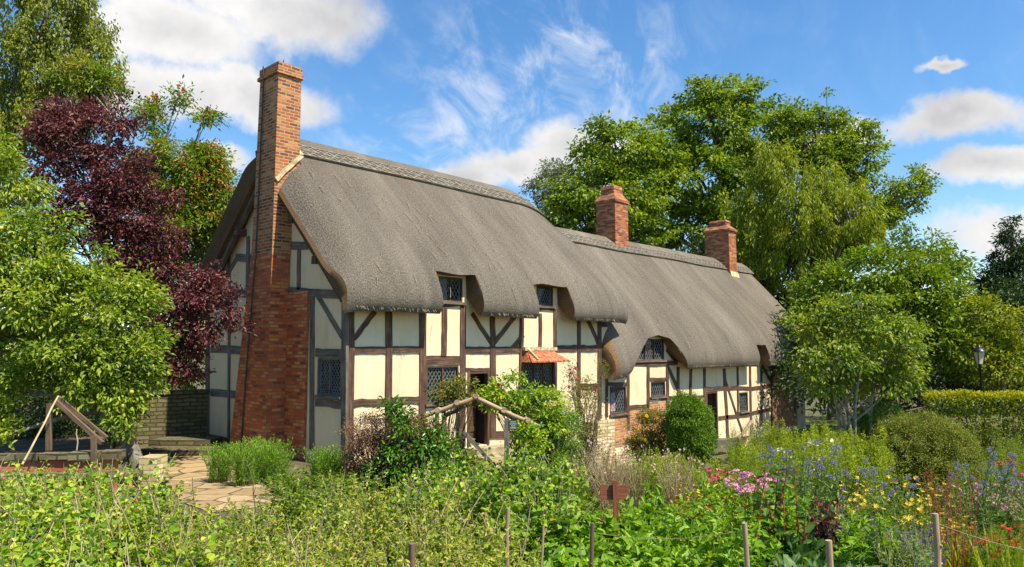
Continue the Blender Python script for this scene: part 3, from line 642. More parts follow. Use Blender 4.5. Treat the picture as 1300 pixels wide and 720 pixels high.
def thatch_roof(name, x0, x1, outer, inner, notches, seed, end_round=.35, wob=.05, droop=None, fall=None, end_w=.34, cut_w=0.):
    """outer: (Y, z) points of the front slope from ridge to lip; inner: underside from lip up to the ridge; rear slope mirrors it.
    notches: (Xa, Xb, zfun) openings cut up into the eave"""
    yr = outer[0][0]; O, tO = dens(outer, 46); I, tI = dens(inner, 26); nz_ = sm_noise(seed)
    xs = list(np.arange(x0 + .45, x1 - .4, .16)); xs = [x0, x0 + .03, x0 + .09, x0 + .18, x0 + .3] + xs + [x1 - .3, x1 - .18, x1 - .09, x1 - .03, x1]
    cols = [(x, None) for x in xs]
    for xa, xb, zf in notches:
        cols = [c for c in cols if not (xa - .03 < c[0] < xb + .03)] + [(xa - .012, None), (xb + .012, None)] + [(x, zf) for x in np.linspace(xa + .012, xb - .012, max(8, int((xb - xa) / .09)))]
    cols.sort(key=lambda c: c[0])
    G = Geo(); rings = []; kO = len(O); kI = len(I)
    for x, zf in cols:
        el_ = x - x0; er_ = x1 - x; inset = end_round * max(0., 1 - el_ / end_w) ** 2.2 + .22 * max(0., 1 - er_ / .34) ** 2
        wv = nz_(x, tO) * wob * np.clip(tO / 1.2, .25, 1)
        o = O.copy(); T = np.gradient(o, axis=0); Nn = unit(np.stack([T[:, 1], -T[:, 0]], 1)) ; Nn *= np.where(Nn[:, 1:2] + -.2 * Nn[:, :1] < 0, -1, 1)
        nrm = np.stack([-np.abs(Nn[:, 0]), np.abs(Nn[:, 1])], 1)
        o = o + nrm * (wv - inset * (1 - .75 * sstep(tO[-1] - 1.6, tO[-1] - .5, tO)))[:, None]
        i_ = I.copy()
        if droop is not None: dz = droop(x); o[:, 1] += dz * sstep(1.5, tO[-1], tO); i_[:, 1] += dz * sstep(tI[-1] - 1.5, 0, tI) 
        if fall is not None: o[:, 1] -= fall(x) * (1 - sstep(0, 3.2, tO)); i_[:, 1] -= fall(x) * (1 - sstep(0, 3.2, tI[-1] - tI))
        if zf is not None:
            zc = zf(x); below = o[:, 1] < zc
            if below.any():
                k = int(np.argmax(below)); f = (o[k - 1, 1] - zc) / (o[k - 1, 1] - o[k, 1] + 1e-9); cut = o[k - 1] + (o[k] - o[k - 1]) * f
                o[k:] = cut; yy = cut[0]
                m_ = (i_[:, 1] < zc); i_[m_, 1] = zc; i_[m_, 0] = np.maximum(i_[m_, 0], yy)
                # straight soffit from the cut edge inwards
                mi = np.where(m_)[0]
                if len(mi): i_[mi, 0] = np.linspace(yy, max(yy + .05, i_[mi[-1], 0]), len(mi))
        ob_ = O + nrm * (wv - inset * .15)[:, None]
        if fall is not None: ob_[:, 1] -= fall(x) * (1 - sstep(0, 3.2, tO))
        w0 = sstep(0, 1.2, tO)[:, None]; ob_ = o * (1 - w0) + ob_ * w0
        front = np.concatenate([o, i_]); rear = np.concatenate([ob_, i_])[::-1].copy(); rear[:, 0] = 2 * yr - rear[:, 0]
        if zf is not None:                              # the back slope has no openings
            ob = O + nrm * (wv)[:, None]; fb = np.concatenate([ob, I]); rear = fb[::-1].copy(); rear[:, 0] = 2 * yr - rear[:, 0]
        rings.append((x, np.concatenate([front, rear])))
    nr = len(rings[0][1]); V = np.array([[x, p[0], p[1]] for x, r in rings for p in r])
    tl = np.concatenate([tO, tO[-1] + .3 + tI, (tO[-1] + .3 + tI)[::-1], tO[::-1]])
    F = []; M = []; U = []
    isout = np.array([k < kO - 1 or k >= 2 * kI + kO for k in range(nr)])
    for c in range(len(rings) - 1):
        xa, xb = rings[c][0], rings[c + 1][0]; cliff = (cols[c][1] is None) != (cols[c + 1][1] is None)
        for k in range(nr - 1):
            F.append((c * nr + k, (c + 1) * nr + k, (c + 1) * nr + k + 1, c * nr + k + 1))
            moved = cliff and (np.linalg.norm(rings[c][1][k] - rings[c + 1][1][k]) > .05 or np.linalg.norm(rings[c][1][k + 1] - rings[c + 1][1][k + 1]) > .05)
            M.append(0 if isout[k] and not moved and not (xb - x0 < cut_w and tl[k] > 2.2) else 1)
            if moved or (min(xa - x0, x1 - xb) < .02 and isout[k]):
                q = [rings[c][1][k], rings[c + 1][1][k], rings[c + 1][1][k + 1], rings[c][1][k + 1]]; U.append([(p[0] + p[1], p[1] * 2) for p in q])
            else: U.append([(xa, tl[k]), (xb, tl[k]), (xb, tl[k + 1]), (xa, tl[k + 1])])
    G.add(V, F, np.array(M), .5, np.array(U), True)
    for c, flip in ((0, False), (len(rings) - 1, True)):           # verge faces: strips from outer skin to underside
        r = rings[c][1]; x = rings[c][0]; half = kO + kI
        for part in (r[:half], r[half:][::-1]):
            o = part[:kO]; i_ = part[kO:]; oi = np.stack([np.interp(np.linspace(0, 1, kO), np.linspace(0, 1, kI), i_[::-1, d]) for d in (0, 1)], 1)
            Vv = []; Uu = []; Ff = []
            for k in range(kO):
                for f in (0, .5, 1.): p = o[k] * (1 - f) + oi[k] * f; Vv.append((x + (-.0 if f != .5 else (-.05 if not flip else .05)), p[0], p[1])); Uu.append((tO[k] * .35, f * .6 + .0))
            for k in range(kO - 1):
                for f in range(2): a = 3 * k + f; q = (a, a + 1, a + 4, a + 3); Ff.append(q)
            Uf = [[(Uu[i][1] * 3, Uu[i][0] * 3) for i in q] for q in Ff]
            G.add(Vv, Ff, 1, .5, np.array(Uf), True)
    return G.obj(name, ['thatch', 'thatch_cut'], house, None, 42), (lambda x, t: None)

OUT_M = [(3.2, 7.62), (2.9, 7.42), (1.2, 5.78), (.3, 4.92), (-.18, 4.42), (-.42, 4.08), (-.58, 3.72), (-.64, 3.42), (-.60, 3.27), (-.5, 3.22)]
INN_M = [(-.42, 3.24), (0, 3.68), (1.2, 4.88), (2.5, 6.1), (3.2, 6.8)]
n1a, n1b = onY(549, 350, -.25)[0], onY(590, 385, 0.)[0]
FALL = lambda x: .16 * max(0., x - 8.0) ** 2
roof1, _ = thatch_roof('thatch_roof', -.33, 9.62, OUT_M, INN_M, [(2.15, 3.42, lambda x: 4.19 - .02 * math.sin(x * 5)), (5.48, 6.93, lambda x: 4.15 - .02 * math.sin(x * 4) - .10 * max(0, 5.9 - x))], 3, end_round=.50, end_w=.8, fall=FALL)
OUT_W = [(3.2, 6.66), (2.9, 6.46), (1.2, 4.62), (.3, 3.62), (-.15, 3.08), (-.38, 2.72), (-.55, 2.35), (-.62, 2.02), (-.58, 1.86), (-.48, 1.80)]
INN_W = [(-.4, 1.82), (0, 2.25), (1.2, 3.6), (2.5, 5.1), (3.2, 5.85)]
AX = [9.70, 9.95, 10.5, 11.1, 11.8, 12.45, 12.9, 13.25]; AZ = [1.62, 2.05, 2.48, 2.80, 2.90, 2.80, 2.30, 1.80]
roof2, _ = thatch_roof('thatch_roof', 9.02, 25.4, OUT_W, INN_W, [(9.70, 13.25, lambda x: float(np.interp(x, AX, AZ))), (18.8, 19.72, lambda x: 2.62)], 8, end_round=.34, end_w=.45, cut_w=.24, wob=.11, droop=lambda x: -.22 * float(1 - sstep(9.3, 10.4, x)))

def ridge_cap(name, x0, x1, outer, up=.06, drop=1.05, seed=1, wob=.05, fall=None):
    yr = outer[0][0]; O, tO = dens(outer, 46); nz_ = sm_noise(seed); nn = int((x1 - x0) / .15); xs = np.linspace(x0, x1, nn)
    kk = np.searchsorted(tO, drop); prof = O[:kk]; tt = tO[:kk]; T = np.gradient(O, axis=0)[:kk]; N = unit(np.stack([T[:, 1], -T[:, 0]], 1)); N = np.stack([-np.abs(N[:, 0]), np.abs(N[:, 1])], 1)
    def pt(x, t, h):
        p = np.array([np.interp(t, tt, prof[:, 0]), np.interp(t, tt, prof[:, 1])]); n = unit(np.array([np.interp(t, tt, N[:, 0]), np.interp(t, tt, N[:, 1])])); wv = nz_(x, np.array([t]))[0] * wob * np.clip(t / 1.2, .25, 1)
        return p + n * (wv + h) - np.array([0, fall(x) * (1 - float(sstep(0, 3.2, t))) if fall else 0.])
    ts = np.linspace(0, tt[-1], 9); V = []; F = []; U = []
    for x in xs:
        r = [pt(x, t, up) for t in ts] + [pt(x, ts[-1], -.03)]
        rr = [(2 * yr - p[0], p[1]) for p in r[::-1]]
        V += [(x, p[0], p[1]) for p in rr[:-1] + r]
    n = 19
    n = len(V) // len(xs)
    for c in range(len(xs) - 1):
        for k in range(n - 1): F.append((c * n + k, c * n + k + 1, (c + 1) * n + k + 1, (c + 1) * n + k)); U.append([(xs[c], k * .12), (xs[c], k * .12 + .12), (xs[c + 1], k * .12 + .12), (xs[c + 1], k * .12)])
    G = Geo(); G.add(V, F, 0, .5, np.array(U), True)
    for c in (0, len(xs) - 1): G.add(V[c * n:(c + 1) * n], [(k, k + 1, n - 2 - k, n - 1 - k)[:4] for k in range(n // 2 - 1)], 0)
    rc = G.obj(name, 'thatch_ridge', house, None, 50)
    G = Geo(); bottom = ts[-1]
    def P3(x, t): p = pt(x, t, up + .012); return (x, p[0], p[1])
    for t in (bottom * .97, bottom * .74, bottom * .50):
        for a in np.arange(x0 + .1, x1 - .6, .55): G.tube([P3(a, t + RNG.normal(0, .012)), P3(a + .28, t + RNG.normal(0, .01)), P3(a + .56, t + RNG.normal(0, .012))], .011, 4, 0)
    for ta, tb in ((bottom * .97, bottom * .74), (bottom * .74, bottom * .50)):
        for a in np.arange(x0 + .1, x1 - .4, .27):
            for d in (0, 1):
                e = RNG.normal(0, .02); G.tube([P3(a + e, ta if d else tb), P3(a + .27 + e, tb if d else ta)], .010, 4, 0)
    G.obj('hazel_ligger', 'ligger', rc)
ridge_cap('ridge_cap', .15, 9.40, OUT_M, seed=3, fall=FALL)
ridge_cap('ridge_cap', 9.4, 25.35, OUT_W, seed=8, drop=.85, wob=.11)
# loose straws lying on and poking out of the thatch
def straws():
    G = Geo(); O, tO = dens(OUT_M, 46); W_, tW = dens(OUT_W, 46)
    for k in range(150):
        main = RNG.random() < .5; prof, tt = (O, tO) if main else (W_, tW)
        x = RNG.uniform(.2, 7.8) if main else RNG.uniform(9.9, 24.8); t = RNG.uniform(1.2, tt[-1] - .6); Lh = RNG.uniform(.12, .36); dx = float(np.clip(RNG.normal(0, .06), -.12, .12))
        def q(tv, xv, h): return (xv, np.interp(tv, tt, prof[:, 0]) - h * .7, np.interp(tv, tt, prof[:, 1]) + h * .7)
        G.tube([q(t, x, .01), q(t + Lh * .5, x + dx * .5, .04), q(t + Lh, x + dx, .03)], .006, 4, 0)
    for k in range(700):                       # ragged straw ends along the lip
        main = RNG.random() < .4; x = RNG.uniform(-.2, 9.3) if main else RNG.uniform(9.1, 25.2)
        zf = None
        for xa, xb in ((2.1, 3.5), (5.4, 7.0), (9.6, 13.4), (18.7, 19.8)):
            if xa < x < xb: zf = 1
        if zf: continue
        z = 3.25 if main else 1.84 - .22 * float(1 - sstep(9.3, 10.4, x)); y = RNG.uniform(-.62, -.45)
        G.tube([(x, y, z + .05), (x + RNG.normal(0, .02), y - .03 + RNG.normal(0, .02), z - RNG.uniform(-.03, .025))], .004, 3, 0, cap=False)
    tag(G.obj('loose_straw', 'straw', house), None, None, None, 'stuff')
straws()

# ------------------------------------------------------------------ chimneys
def stack(G, c0, s0, z0, c1, s1, z1, mat=0):
    G.hexa([(c0[0] + sx * s0[0] / 2, c0[1] + sy * s0[1] / 2, z0) for sx, sy in ((-1, -1), (1, -1), (1, 1), (-1, 1))] + [(c1[0] + sx * s1[0] / 2, c1[1] + sy * s1[1] / 2, z1) for sx, sy in ((-1, -1), (1, -1), (1, 1), (-1, 1))], mat)
G = Geo()
# tall gable stack: battered breast, shaft, corbelled cap
def sect(ya, yb, xa, xb, z): return [(xa, ya, z), (xb, ya, z), (xb, yb, z), (xa, yb, z)]
G.hexa(sect(2.27, 3.95, -.50, -.04, -.6) + sect(2.27, 3.92, -.50, -.04, 0.15))
G.hexa(sect(2.27, 3.92, -.50, -.04, .15) + sect(2.26, 3.22, -.48, -.04, 4.6))
ch1 = G.obj('gable_chimney', 'brick_breast', house)
G = Geo(); G.hexa(sect(2.26, 3.22, -.48, .16, 4.6) + sect(2.26, 3.16, -.47, .16, 6.2)); G.hexa(sect(2.26, 3.16, -.47, .16, 6.2) + sect(2.25, 3.10, -.46, .13, 8.80))
G.obj('chimney_shaft', 'brick', ch1)
G = Geo(); G.hexa(sect(2.20, 3.15, -.51, .18, 8.80) + sect(2.20, 3.15, -.51, .18, 8.88)); G.hexa(sect(2.235, 3.115, -.475, .145, 8.88) + sect(2.235, 3.115, -.475, .145, 9.08))
G.obj('chimney_cap', 'brick', ch1)
G = Geo(); G.hexa(sect(1.42, 2.262, -.06, .0, -.6) + sect(1.42, 2.262, -.06, .0, 3.72)); G.obj('brick_return', 'brick_breast', ch1)
G = Geo(); yc = 3.02
G.tube([(-.52, 3.35, .0), (-.53, 3.12, 2.5), (-.52, 2.93, 4.6), (-.51, 2.9, 6.3), (-.50, 2.86, 8.8), (-.52, 2.86, 9.1)], .018, 6, 0); G.tube([(-.2, 2.5, 9.05), (-.2, 2.5, 9.26)], .012, 5, 0); G.obj('lightning_conductor', 'cable', ch1)
G = Geo()   # mortar fillet where thatch meets brick
G.bar((-.44, 2.235, 6.28), (.20, 2.225, 6.98), .10, .04, (0, -1, 0), 0, 9, .02); G.bar((.185, 2.22, 6.95), (.185, 2.9, 7.52), .09, .08, (1, 0, .2), 0, 6, .01); G.obj('mortar_fillet', 'limewash', ch1)
def ridge_stack(cx, cy, sx, sy, z0, zs, zc, zt, mat='brick_old', name='ridge_chimney'):
    G = Geo(); stack(G, (cx, cy), (sx, sy), z0, (cx, cy), (sx * .97, sy * .97), zs); o = G.obj(name, mat, house)
    G = Geo(); stack(G, (cx, cy), (sx * 1.08, sy * 1.08), zs, (cx, cy), (sx * 1.09, sy * 1.09), zs + .09); stack(G, (cx, cy), (sx * 1.07, sy * 1.07), zs + .09, (cx, cy), (sx * .66, sy * .66), zc)
    h = .16
    for s_ in (-1, 1): G.box((cx, cy + s_ * (sy * .33 - .06), zc + h / 2), (sx * .66, .12, h)); G.box((cx + s_ * (sx * .33 - .05), cy, zc + h / 2), (.10, sy * .66 - .25, h - .002))
    stack(G, (cx, cy), (sx * .70, sy * .70), zc + h, (cx, cy), (sx * .6, sy * .6), zt); G.obj('chimney_cap', mat, o)
    return o
def fit_stack(pxl, pxc, pxr, ytop, yref=3.1):
    return None
ridge_stack(14.25, 3.2, .88, .90, 5.9, 8.05, 8.42, 8.72)
ridge_stack(22.9, 3.05, .75, 1.25, 5.4, 7.95, 8.25, 8.5)
G = Geo(); G.hexa([(22.5, 2.30, 5.72), (23.3, 2.30, 5.72), (23.3, 2.43, 5.72), (22.5, 2.43, 5.72), (22.52, 2.40, 6.05), (23.28, 2.40, 6.05), (23.28, 2.43, 6.05), (22.52, 2.43, 6.05)]); G.obj('mortar_fillet', 'limewash', house)

# front door steps
G = Geo(); a, b, c, d = door1; st = thing('stone_steps', 'worn pale stone steps below the open plank door', 'steps', (0, 0, 0))
for k in range(4):
    G = Geo(); G.box(((a + b) / 2 + .15 + .12 * k, -.28 - .33 * k, c - .10 - .17 * k), (1.3 + .22 * k, .36, .17), 0, None, .012); G.obj('step', 'stone_slab', st)
# ------------------------------------------------------------------ trees
LDENS = 2.6
def limb(p, q, bend=.12, n=7):
    p = np.array(p, float); q = np.array(q, float); Ln = np.linalg.norm(q - p); t = np.linspace(0, 1, n)[:, None]
    c = (p + q) / 2 + rdir(1)[0] * Ln * bend + np.array([0, 0, Ln * .06])
    return (1 - t) ** 2 * p + 2 * t * (1 - t) * c + t ** 2 * q
def crown_geo(G, clumps, sub_r, per, leaf, wl, dens_=1., mat=0, detail=4, shell=.55, up=.7, droop=.25, flat=.6, tint_sd=.18, weep=0., fold=.22, light_side=0.):
    """leaf clumps scattered through ellipsoids; returns the centres for twigs"""
    cents = []
    for c, r in clumps:
        c = np.array(c); r = np.array(r, float); area = 4 * np.pi * ((r[0] * r[1] * r[2]) ** (2 / 3)); ns = max(4, int(dens_ * area / (sub_r * sub_r * 3.2)))
        d = rdir(ns); rad = shell + (1 - shell) * RNG.random(ns) ** .8; rad *= 1 + .16 * np.sin(d[:, 0] * 5 + c[0]) * np.sin(d[:, 2] * 6 + c[1]) + RNG.normal(0, .06, ns)
        S = c + d * rad[:, None] * r; cents.append((c, S))
        k = np.maximum(3, RNG.poisson(per * LDENS, ns)); own = np.repeat(np.arange(ns), k); n = len(own)
        off = RNG.normal(size=(n, 3)) * sub_r * np.array([.6, .6, .6 * flat]); sb = RNG.normal(0, tint_sd, ns)[own]
        P = S[own] + off; O = d[own] * 1.0
        if weep > 0: P[:, 2] -= RNG.random(n) ** 1.2 * weep; P[:, :2] = S[own][:, :2] + off[:, :2] * .45
        N = unit(np.array([0, 0, up]) + O * .55 + RNG.normal(size=(n, 3)) * .55)
        A = unit(O * .6 + off / sub_r * .5 + RNG.normal(size=(n, 3)) * .5 + np.array([0, 0, -droop - (1.5 if weep > 0 else 0)]))
        Ls = leaf * RNG.uniform(.65, 1.3, n)
        leaf_geo(G, P, A, N, Ls, Ls * wl, mat, np.clip(.5 + sb + RNG.normal(0, .17, n), 0, 1), fold, detail)
    return cents
def trunk_geo(G, path, r0, r1, cents, twig_frac=.25, lr=.35, mat=0, maxl=10):
    path = np.array(path, float); t = np.linspace(0, 1, 14); k = np.linspace(0, 1, len(path)); P = np.stack([np.interp(t, k, path[:, d]) for d in range(3)], 1)
    for _ in range(2): P[1:-1] = .25 * P[:-2] + .5 * P[1:-1] + .25 * P[2:]
    rr = r0 + (r1 - r0) * t ** .8; rr[0] *= 1.35; G.tube(P, rr, 9, mat)
    for c, S in cents:
        j = int(np.clip(np.argmin(np.linalg.norm(P - (c - np.array([0, 0, .35 * abs(c[2] - P[0, 2])])), axis=1)), 3, 13)); q = limb(P[j], c, .12); a = rr[j] * .55 + .01; G.tube(q, np.linspace(a, a * .3, len(q)), 6, mat)
        idx = RNG.choice(len(S), max(1, min(60, int(len(S) * twig_frac))), replace=False)
        for i in idx: b = q[RNG.integers(3, len(q))]; z = limb(b, S[i], .12, 5); G.tube(z, np.linspace(a * .28 + .004, a * .08 + .003, 5), 4, mat, cap=False)
def px_clumps(lst, dist):
    out = []
    for e in lst:
        px, py, rx, ry = e[:4]; dd = dist + (e[4] if len(e) > 4 else 0.); c = at(px, py, dd); s = dd / FOC; out.append((c, (rx * s, rx * s * (e[5] if len(e) > 5 else .9), ry * s)))
    return out
def tree(name, label, cat, dist, clumps, trunk_px, leafmat, leaf, wl, sub_r, per, dens_=1., barkmat='bark', r0=.3, group=None, crown_name='crown', trunk_d=0., twig=.25, extra=None, **kw):
    base = gat(trunk_px[0][0], dist + trunk_d); cl = px_clumps(clumps, dist)
    G = Geo(); ce = crown_geo(G, cl, sub_r, per, leaf, wl, dens_, **kw)
    t = thing(name, label, cat, base, 0, group)
    for i in range(len(G.V)): G.V[i] = G.V[i] - base
    crown = G.obj(crown_name, leafmat, t)
    path = [base - np.array([0, 0, .3])] + [at(x, y, dist + trunk_d * (1 - k / len(trunk_px))) for k, (x, y) in enumerate(trunk_px[1:])]
    T = Geo(); trunk_geo(T, path, r0, r0 * .3, ce, twig)
    for i in range(len(T.V)): T.V[i] = T.V[i] - base
    T.obj('trunk', barkmat, t)
    if extra:
        for nm, mt, geo in extra(ce): 
            for i in range(len(geo.V)): geo.V[i] = geo.V[i] - base
            geo.obj(nm, mt, t)
    return t

# --- behind and right of the roofs
tree('chestnut_tree', 'tallest dark green broadleaf tree rising behind the far brick chimney', 'tree', 44,
     [(905, 160, 60, 52), (850, 175, 48, 45, 2), (960, 175, 45, 50, 2), (820, 225, 50, 45, 1), (885, 235, 65, 50, -1), (950, 245, 50, 50), (835, 280, 50, 40), (905, 300, 60, 45, -1), (970, 310, 45, 45), (900, 125, 42, 22), (935, 118, 28, 18)],
     [(918, 470), (918, 330), (917, 240), (912, 150)], 'leaf_chestnut', .27, .6, .50, 17, .95, r0=.38, up=.9, droop=.45, flat=.45)
tree('chestnut_tree', 'rounded green broadleaf tree just behind the near ridge chimney', 'tree', 40,
     [(790, 195, 48, 38), (757, 208, 36, 34, 1), (835, 200, 36, 36, 1), (727, 250, 30, 32), (770, 245, 50, 42, -1), (730, 275, 40, 30), (810, 255, 45, 40), (795, 290, 60, 32), (778, 162, 30, 12), (712, 272, 22, 24)],
     [(772, 460), (775, 300), (780, 220)], 'leaf_chestnut', .24, .6, .45, 17, .95, r0=.3, up=.9, droop=.45, flat=.45)
tree('poplar_tree', 'small pale grey green tree showing over the thatch beside a cumulus cloud', 'tree', 62,
     [(703, 218, 18, 20), (690, 238, 22, 16), (718, 232, 20, 22), (725, 255, 22, 26), (700, 260, 22, 20), (676, 236, 11, 8)], [(705, 450), (705, 300), (703, 225)], 'leaf_pale', .28, .4, .5, 14, 1.0, r0=.25)
tree('willow_tree', 'yellow green willow with hanging sprays behind the end of the low roof', 'tree', 37,
     [(985, 215, 38, 42), (960, 270, 34, 50), (1015, 265, 45, 45, -1), (1075, 265, 48, 40, -1), (1050, 235, 40, 34), (1000, 325, 45, 40), (945, 330, 24, 36), (1095, 300, 34, 32), (1040, 310, 45, 36)],
     [(1056, 480), (1055, 330), (1050, 250)], 'leaf_willow', .26, .26, .5, 34, 1.2, 'bark_grey', r0=.34, weep=.45, up=.6, flat=.7)
tree('oak_tree', 'open branched tree with sky between its limbs right of the willow', 'tree', 42,
     [(1030, 150, 34, 28), (1065, 185, 34, 26), (1005, 155, 26, 24), (1090, 165, 24, 18), (1108, 195, 20, 22), (1085, 215, 34, 24), (1120, 268, 34, 22), (1150, 238, 28, 17), (1172, 222, 16, 13), (1145, 262, 22, 12), (1040, 200, 34, 26), (1110, 240, 16, 14), (1165, 250, 14, 10), (985, 165, 26, 30), (1060, 150, 20, 16), (1020, 190, 34, 26)],
     [(1062, 480), (1058, 320), (1066, 260), (1055, 190)], 'leaf_oak', .20, .6, .36, 16, .75, r0=.36, twig=.5, shell=.3, up=.7, flat=.6)
tree('yew_tree', 'dark evergreen mass in shade below the willow and above the thatch end', 'tree', 39,
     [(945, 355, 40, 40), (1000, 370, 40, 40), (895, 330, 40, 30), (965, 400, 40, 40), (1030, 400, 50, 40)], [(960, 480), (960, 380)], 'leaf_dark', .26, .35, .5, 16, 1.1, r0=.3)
tree('maple_tree', 'broad mid green leafy tree filling the gap behind the multi stemmed tree', 'tree', 31,
     [(1110, 345, 55, 32), (1060, 370, 50, 36), (1165, 370, 55, 34, 1), (1190, 330, 30, 20, 3), (1140, 400, 60, 34), (1205, 400, 50, 40), (1075, 420, 60, 40), (1180, 440, 60, 36), (1110, 455, 60, 34), (1235, 430, 50, 40), (1040, 400, 40, 40)],
     [(1120, 520), (1125, 430), (1130, 360)], 'leaf_mid', .24, .45, .42, 16, 1.05, r0=.26, up=.9, flat=.45)
tree('ash_tree', 'thin topped tree with loose feathery sprays against the pale cloud', 'tree', 36,
     [(1150, 310, 22, 18), (1165, 335, 26, 16), (1205, 325, 24, 12), (1215, 345, 24, 14), (1185, 305, 15, 10), (1150, 290, 14, 8), (1135, 330, 22, 16)], [(1165, 500), (1165, 380), (1160, 320)], 'leaf_mid', .25, .4, .4, 9, .75, r0=.2, twig=.6, shell=.2)
tree('cypress_tree', 'dark conifer standing against the sky at the far right', 'tree', 50,
     [(1284, 300, 14, 18), (1283, 325, 22, 20), (1270, 350, 26, 22), (1300, 345, 26, 28), (1255, 362, 20, 18), (1284, 372, 40, 24), (1284, 283, 6, 10)], [(1284, 480), (1284, 380), (1284, 290)], 'leaf_dark', .3, .3, .42, 15, 1.1, r0=.25, flat=.35)
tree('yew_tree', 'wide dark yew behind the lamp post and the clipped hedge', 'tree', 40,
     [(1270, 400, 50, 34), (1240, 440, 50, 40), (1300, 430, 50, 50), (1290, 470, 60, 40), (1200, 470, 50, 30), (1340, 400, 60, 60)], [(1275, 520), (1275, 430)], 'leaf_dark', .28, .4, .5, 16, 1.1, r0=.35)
tree('hazel_bush', 'sunlit rounded shrub at the far right edge above the hedge', 'shrub', 29.5,
     [(1262, 400, 38, 22), (1300, 415, 30, 30), (1230, 450, 26, 30), (1300, 455, 34, 30), (1265, 470, 40, 24)], [(1270, 540), (1268, 440)], 'leaf_hedge', .17, .5, .34, 15, .75, r0=.1)
tree('holly_bush', 'dark shrubbery in deep shade under the trees behind the garden', 'shrub', 29,
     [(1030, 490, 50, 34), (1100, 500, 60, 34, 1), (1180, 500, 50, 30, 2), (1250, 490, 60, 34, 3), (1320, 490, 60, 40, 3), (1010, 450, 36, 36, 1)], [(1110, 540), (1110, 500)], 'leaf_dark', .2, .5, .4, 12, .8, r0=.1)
for i, (px, dd, s_) in enumerate(((640, 66, 60), (560, 72, 60), (380, 60, 70), (1150, 74, 60), (1240, 78, 70), (1330, 66, 70), (1420, 52, 80))):
    tree('woodland_tree', 'distant tree in the belt of woodland behind the cottage', 'tree', dd, [(px, 400, s_, 36), (px - s_ * .6, 420, s_ * .7, 34), (px + s_ * .6, 418, s_ * .7, 36)], [(px, 470), (px, 410)], 'leaf_mid' if i % 2 else 'leaf_dark', .5, .5, .8, 12, .8, r0=.3, group='trees in the far belt of woodland', twig=.05)
# --- the multi stemmed tree in the garden right of the cottage
def multi_stem(name, label, dist, stems, clumps, leafmat, leaf, sub_r, per, dens_, bark, r0, **kw):
    base = gat(stems[0][0][0], dist); cl = px_clumps(clumps, dist); G = Geo(); ce = crown_geo(G, cl, sub_r, per, leaf, .5, dens_, detail=6, **kw)
    t = thing(name, label, 'tree', base)
    for i in range(len(G.V)): G.V[i] = G.V[i] - base
    G.obj('crown', leafmat, t)
    for k, st_ in enumerate(stems):
        T = Geo(); b = gat(st_[0][0], dist + RNG.uniform(-.3, .3)); path = [b - np.array([0, 0, .2])] + [at(x, y, dist + RNG.uniform(-.3, .3)) for x, y in st_[1:]]
        trunk_geo(T, path, r0, r0 * .35, ce[k::len(stems)], .3)
        for i in range(len(T.V)): T.V[i] = T.V[i] - base
        T.obj('trunk', bark, t)
multi_stem('magnolia_tree', 'multi stemmed small tree with glossy olive leaves beside the cottage end wall', 19.5,
           [[(1085, 560), (1072, 500), (1060, 440)], [(1068, 560), (1062, 510), (1040, 450)], [(1078, 560), (1085, 505), (1100, 440)], [(1098, 560), (1105, 500), (1130, 440)], [(1074, 560), (1070, 520), (1020, 470)]],
           [(1030, 425, 34, 28), (1075, 405, 42, 26), (1120, 420, 36, 30, -.4), (1026, 460, 26, 26, -.5), (1060, 455, 44, 28, -.6), (1110, 460, 46, 28), (1150, 445, 28, 28), (1052, 492, 30, 18, -.4), (1090, 485, 50, 18, .5), (1140, 480, 36, 22), (1008, 412, 14, 12), (1095, 388, 34, 16), (1040, 395, 24, 12), (1163, 420, 16, 18)],
           'leaf_magnolia', .13, .24, 14, .66, 'bark_pale', .06, up=.8, droop=.5, flat=.6, shell=.3)

# --- left side
tree('birch_tree', 'tall birch with hanging leafy twigs at the top left', 'tree', 21,
     [(40, 40, 60, 40), (105, 30, 40, 30, 1), (20, 100, 50, 50), (90, 85, 46, 38), (120, 130, 26, 30, .5), (135, 70, 22, 40, .5), (60, -30, 70, 40), (0, 170, 40, 40), (60, 150, 50, 30)],
     [(-40, 560), (-20, 300), (20, 120), (60, 20)], 'leaf_birch', .12, .5, .30, 34, .95, 'bark_grey', r0=.2, weep=.9, up=.3, shell=.25, flat=.8, twig=.3)
def berries(ce):
    G = Geo()
    for c, S in ce:
        for s in S[RNG.random(len(S)) < .42]:
            s = c + (s - c) * 1.08; n = 30; P = s + RNG.normal(size=(n, 3)) * .09 + np.array([0, 0, .10]); leaf_geo(G, P, rdir(n), rdir(n), .075, .075, 0, None, .3, 4)
    return [('berries', 'berry_orange', G)]
tree('rowan_tree', 'rowan tree hung with clusters of orange berries left of the gable', 'tree', 20,
     [(235, 250, 38, 34), (270, 225, 22, 22), (215, 200, 30, 28), (255, 195, 18, 14, .3), (240, 300, 44, 36), (205, 260, 36, 40), (275, 275, 24, 34), (195, 150, 18, 22), (225, 125, 16, 9), (258, 150, 14, 8), (125, 105, 40, 20, 1), (85, 95, 22, 14, 1), (200, 330, 40, 40), (262, 205, 24, 24), (285, 245, 18, 26), (245, 220, 34, 30), (180, 215, 20, 24)],
     [(200, 560), (200, 380), (196, 250), (200, 170)], 'leaf_rowan', .13, .38, .28, 34, 1.25, 'bark_grey', r0=.11, twig=.6, shell=.3, flat=.6, extra=berries)
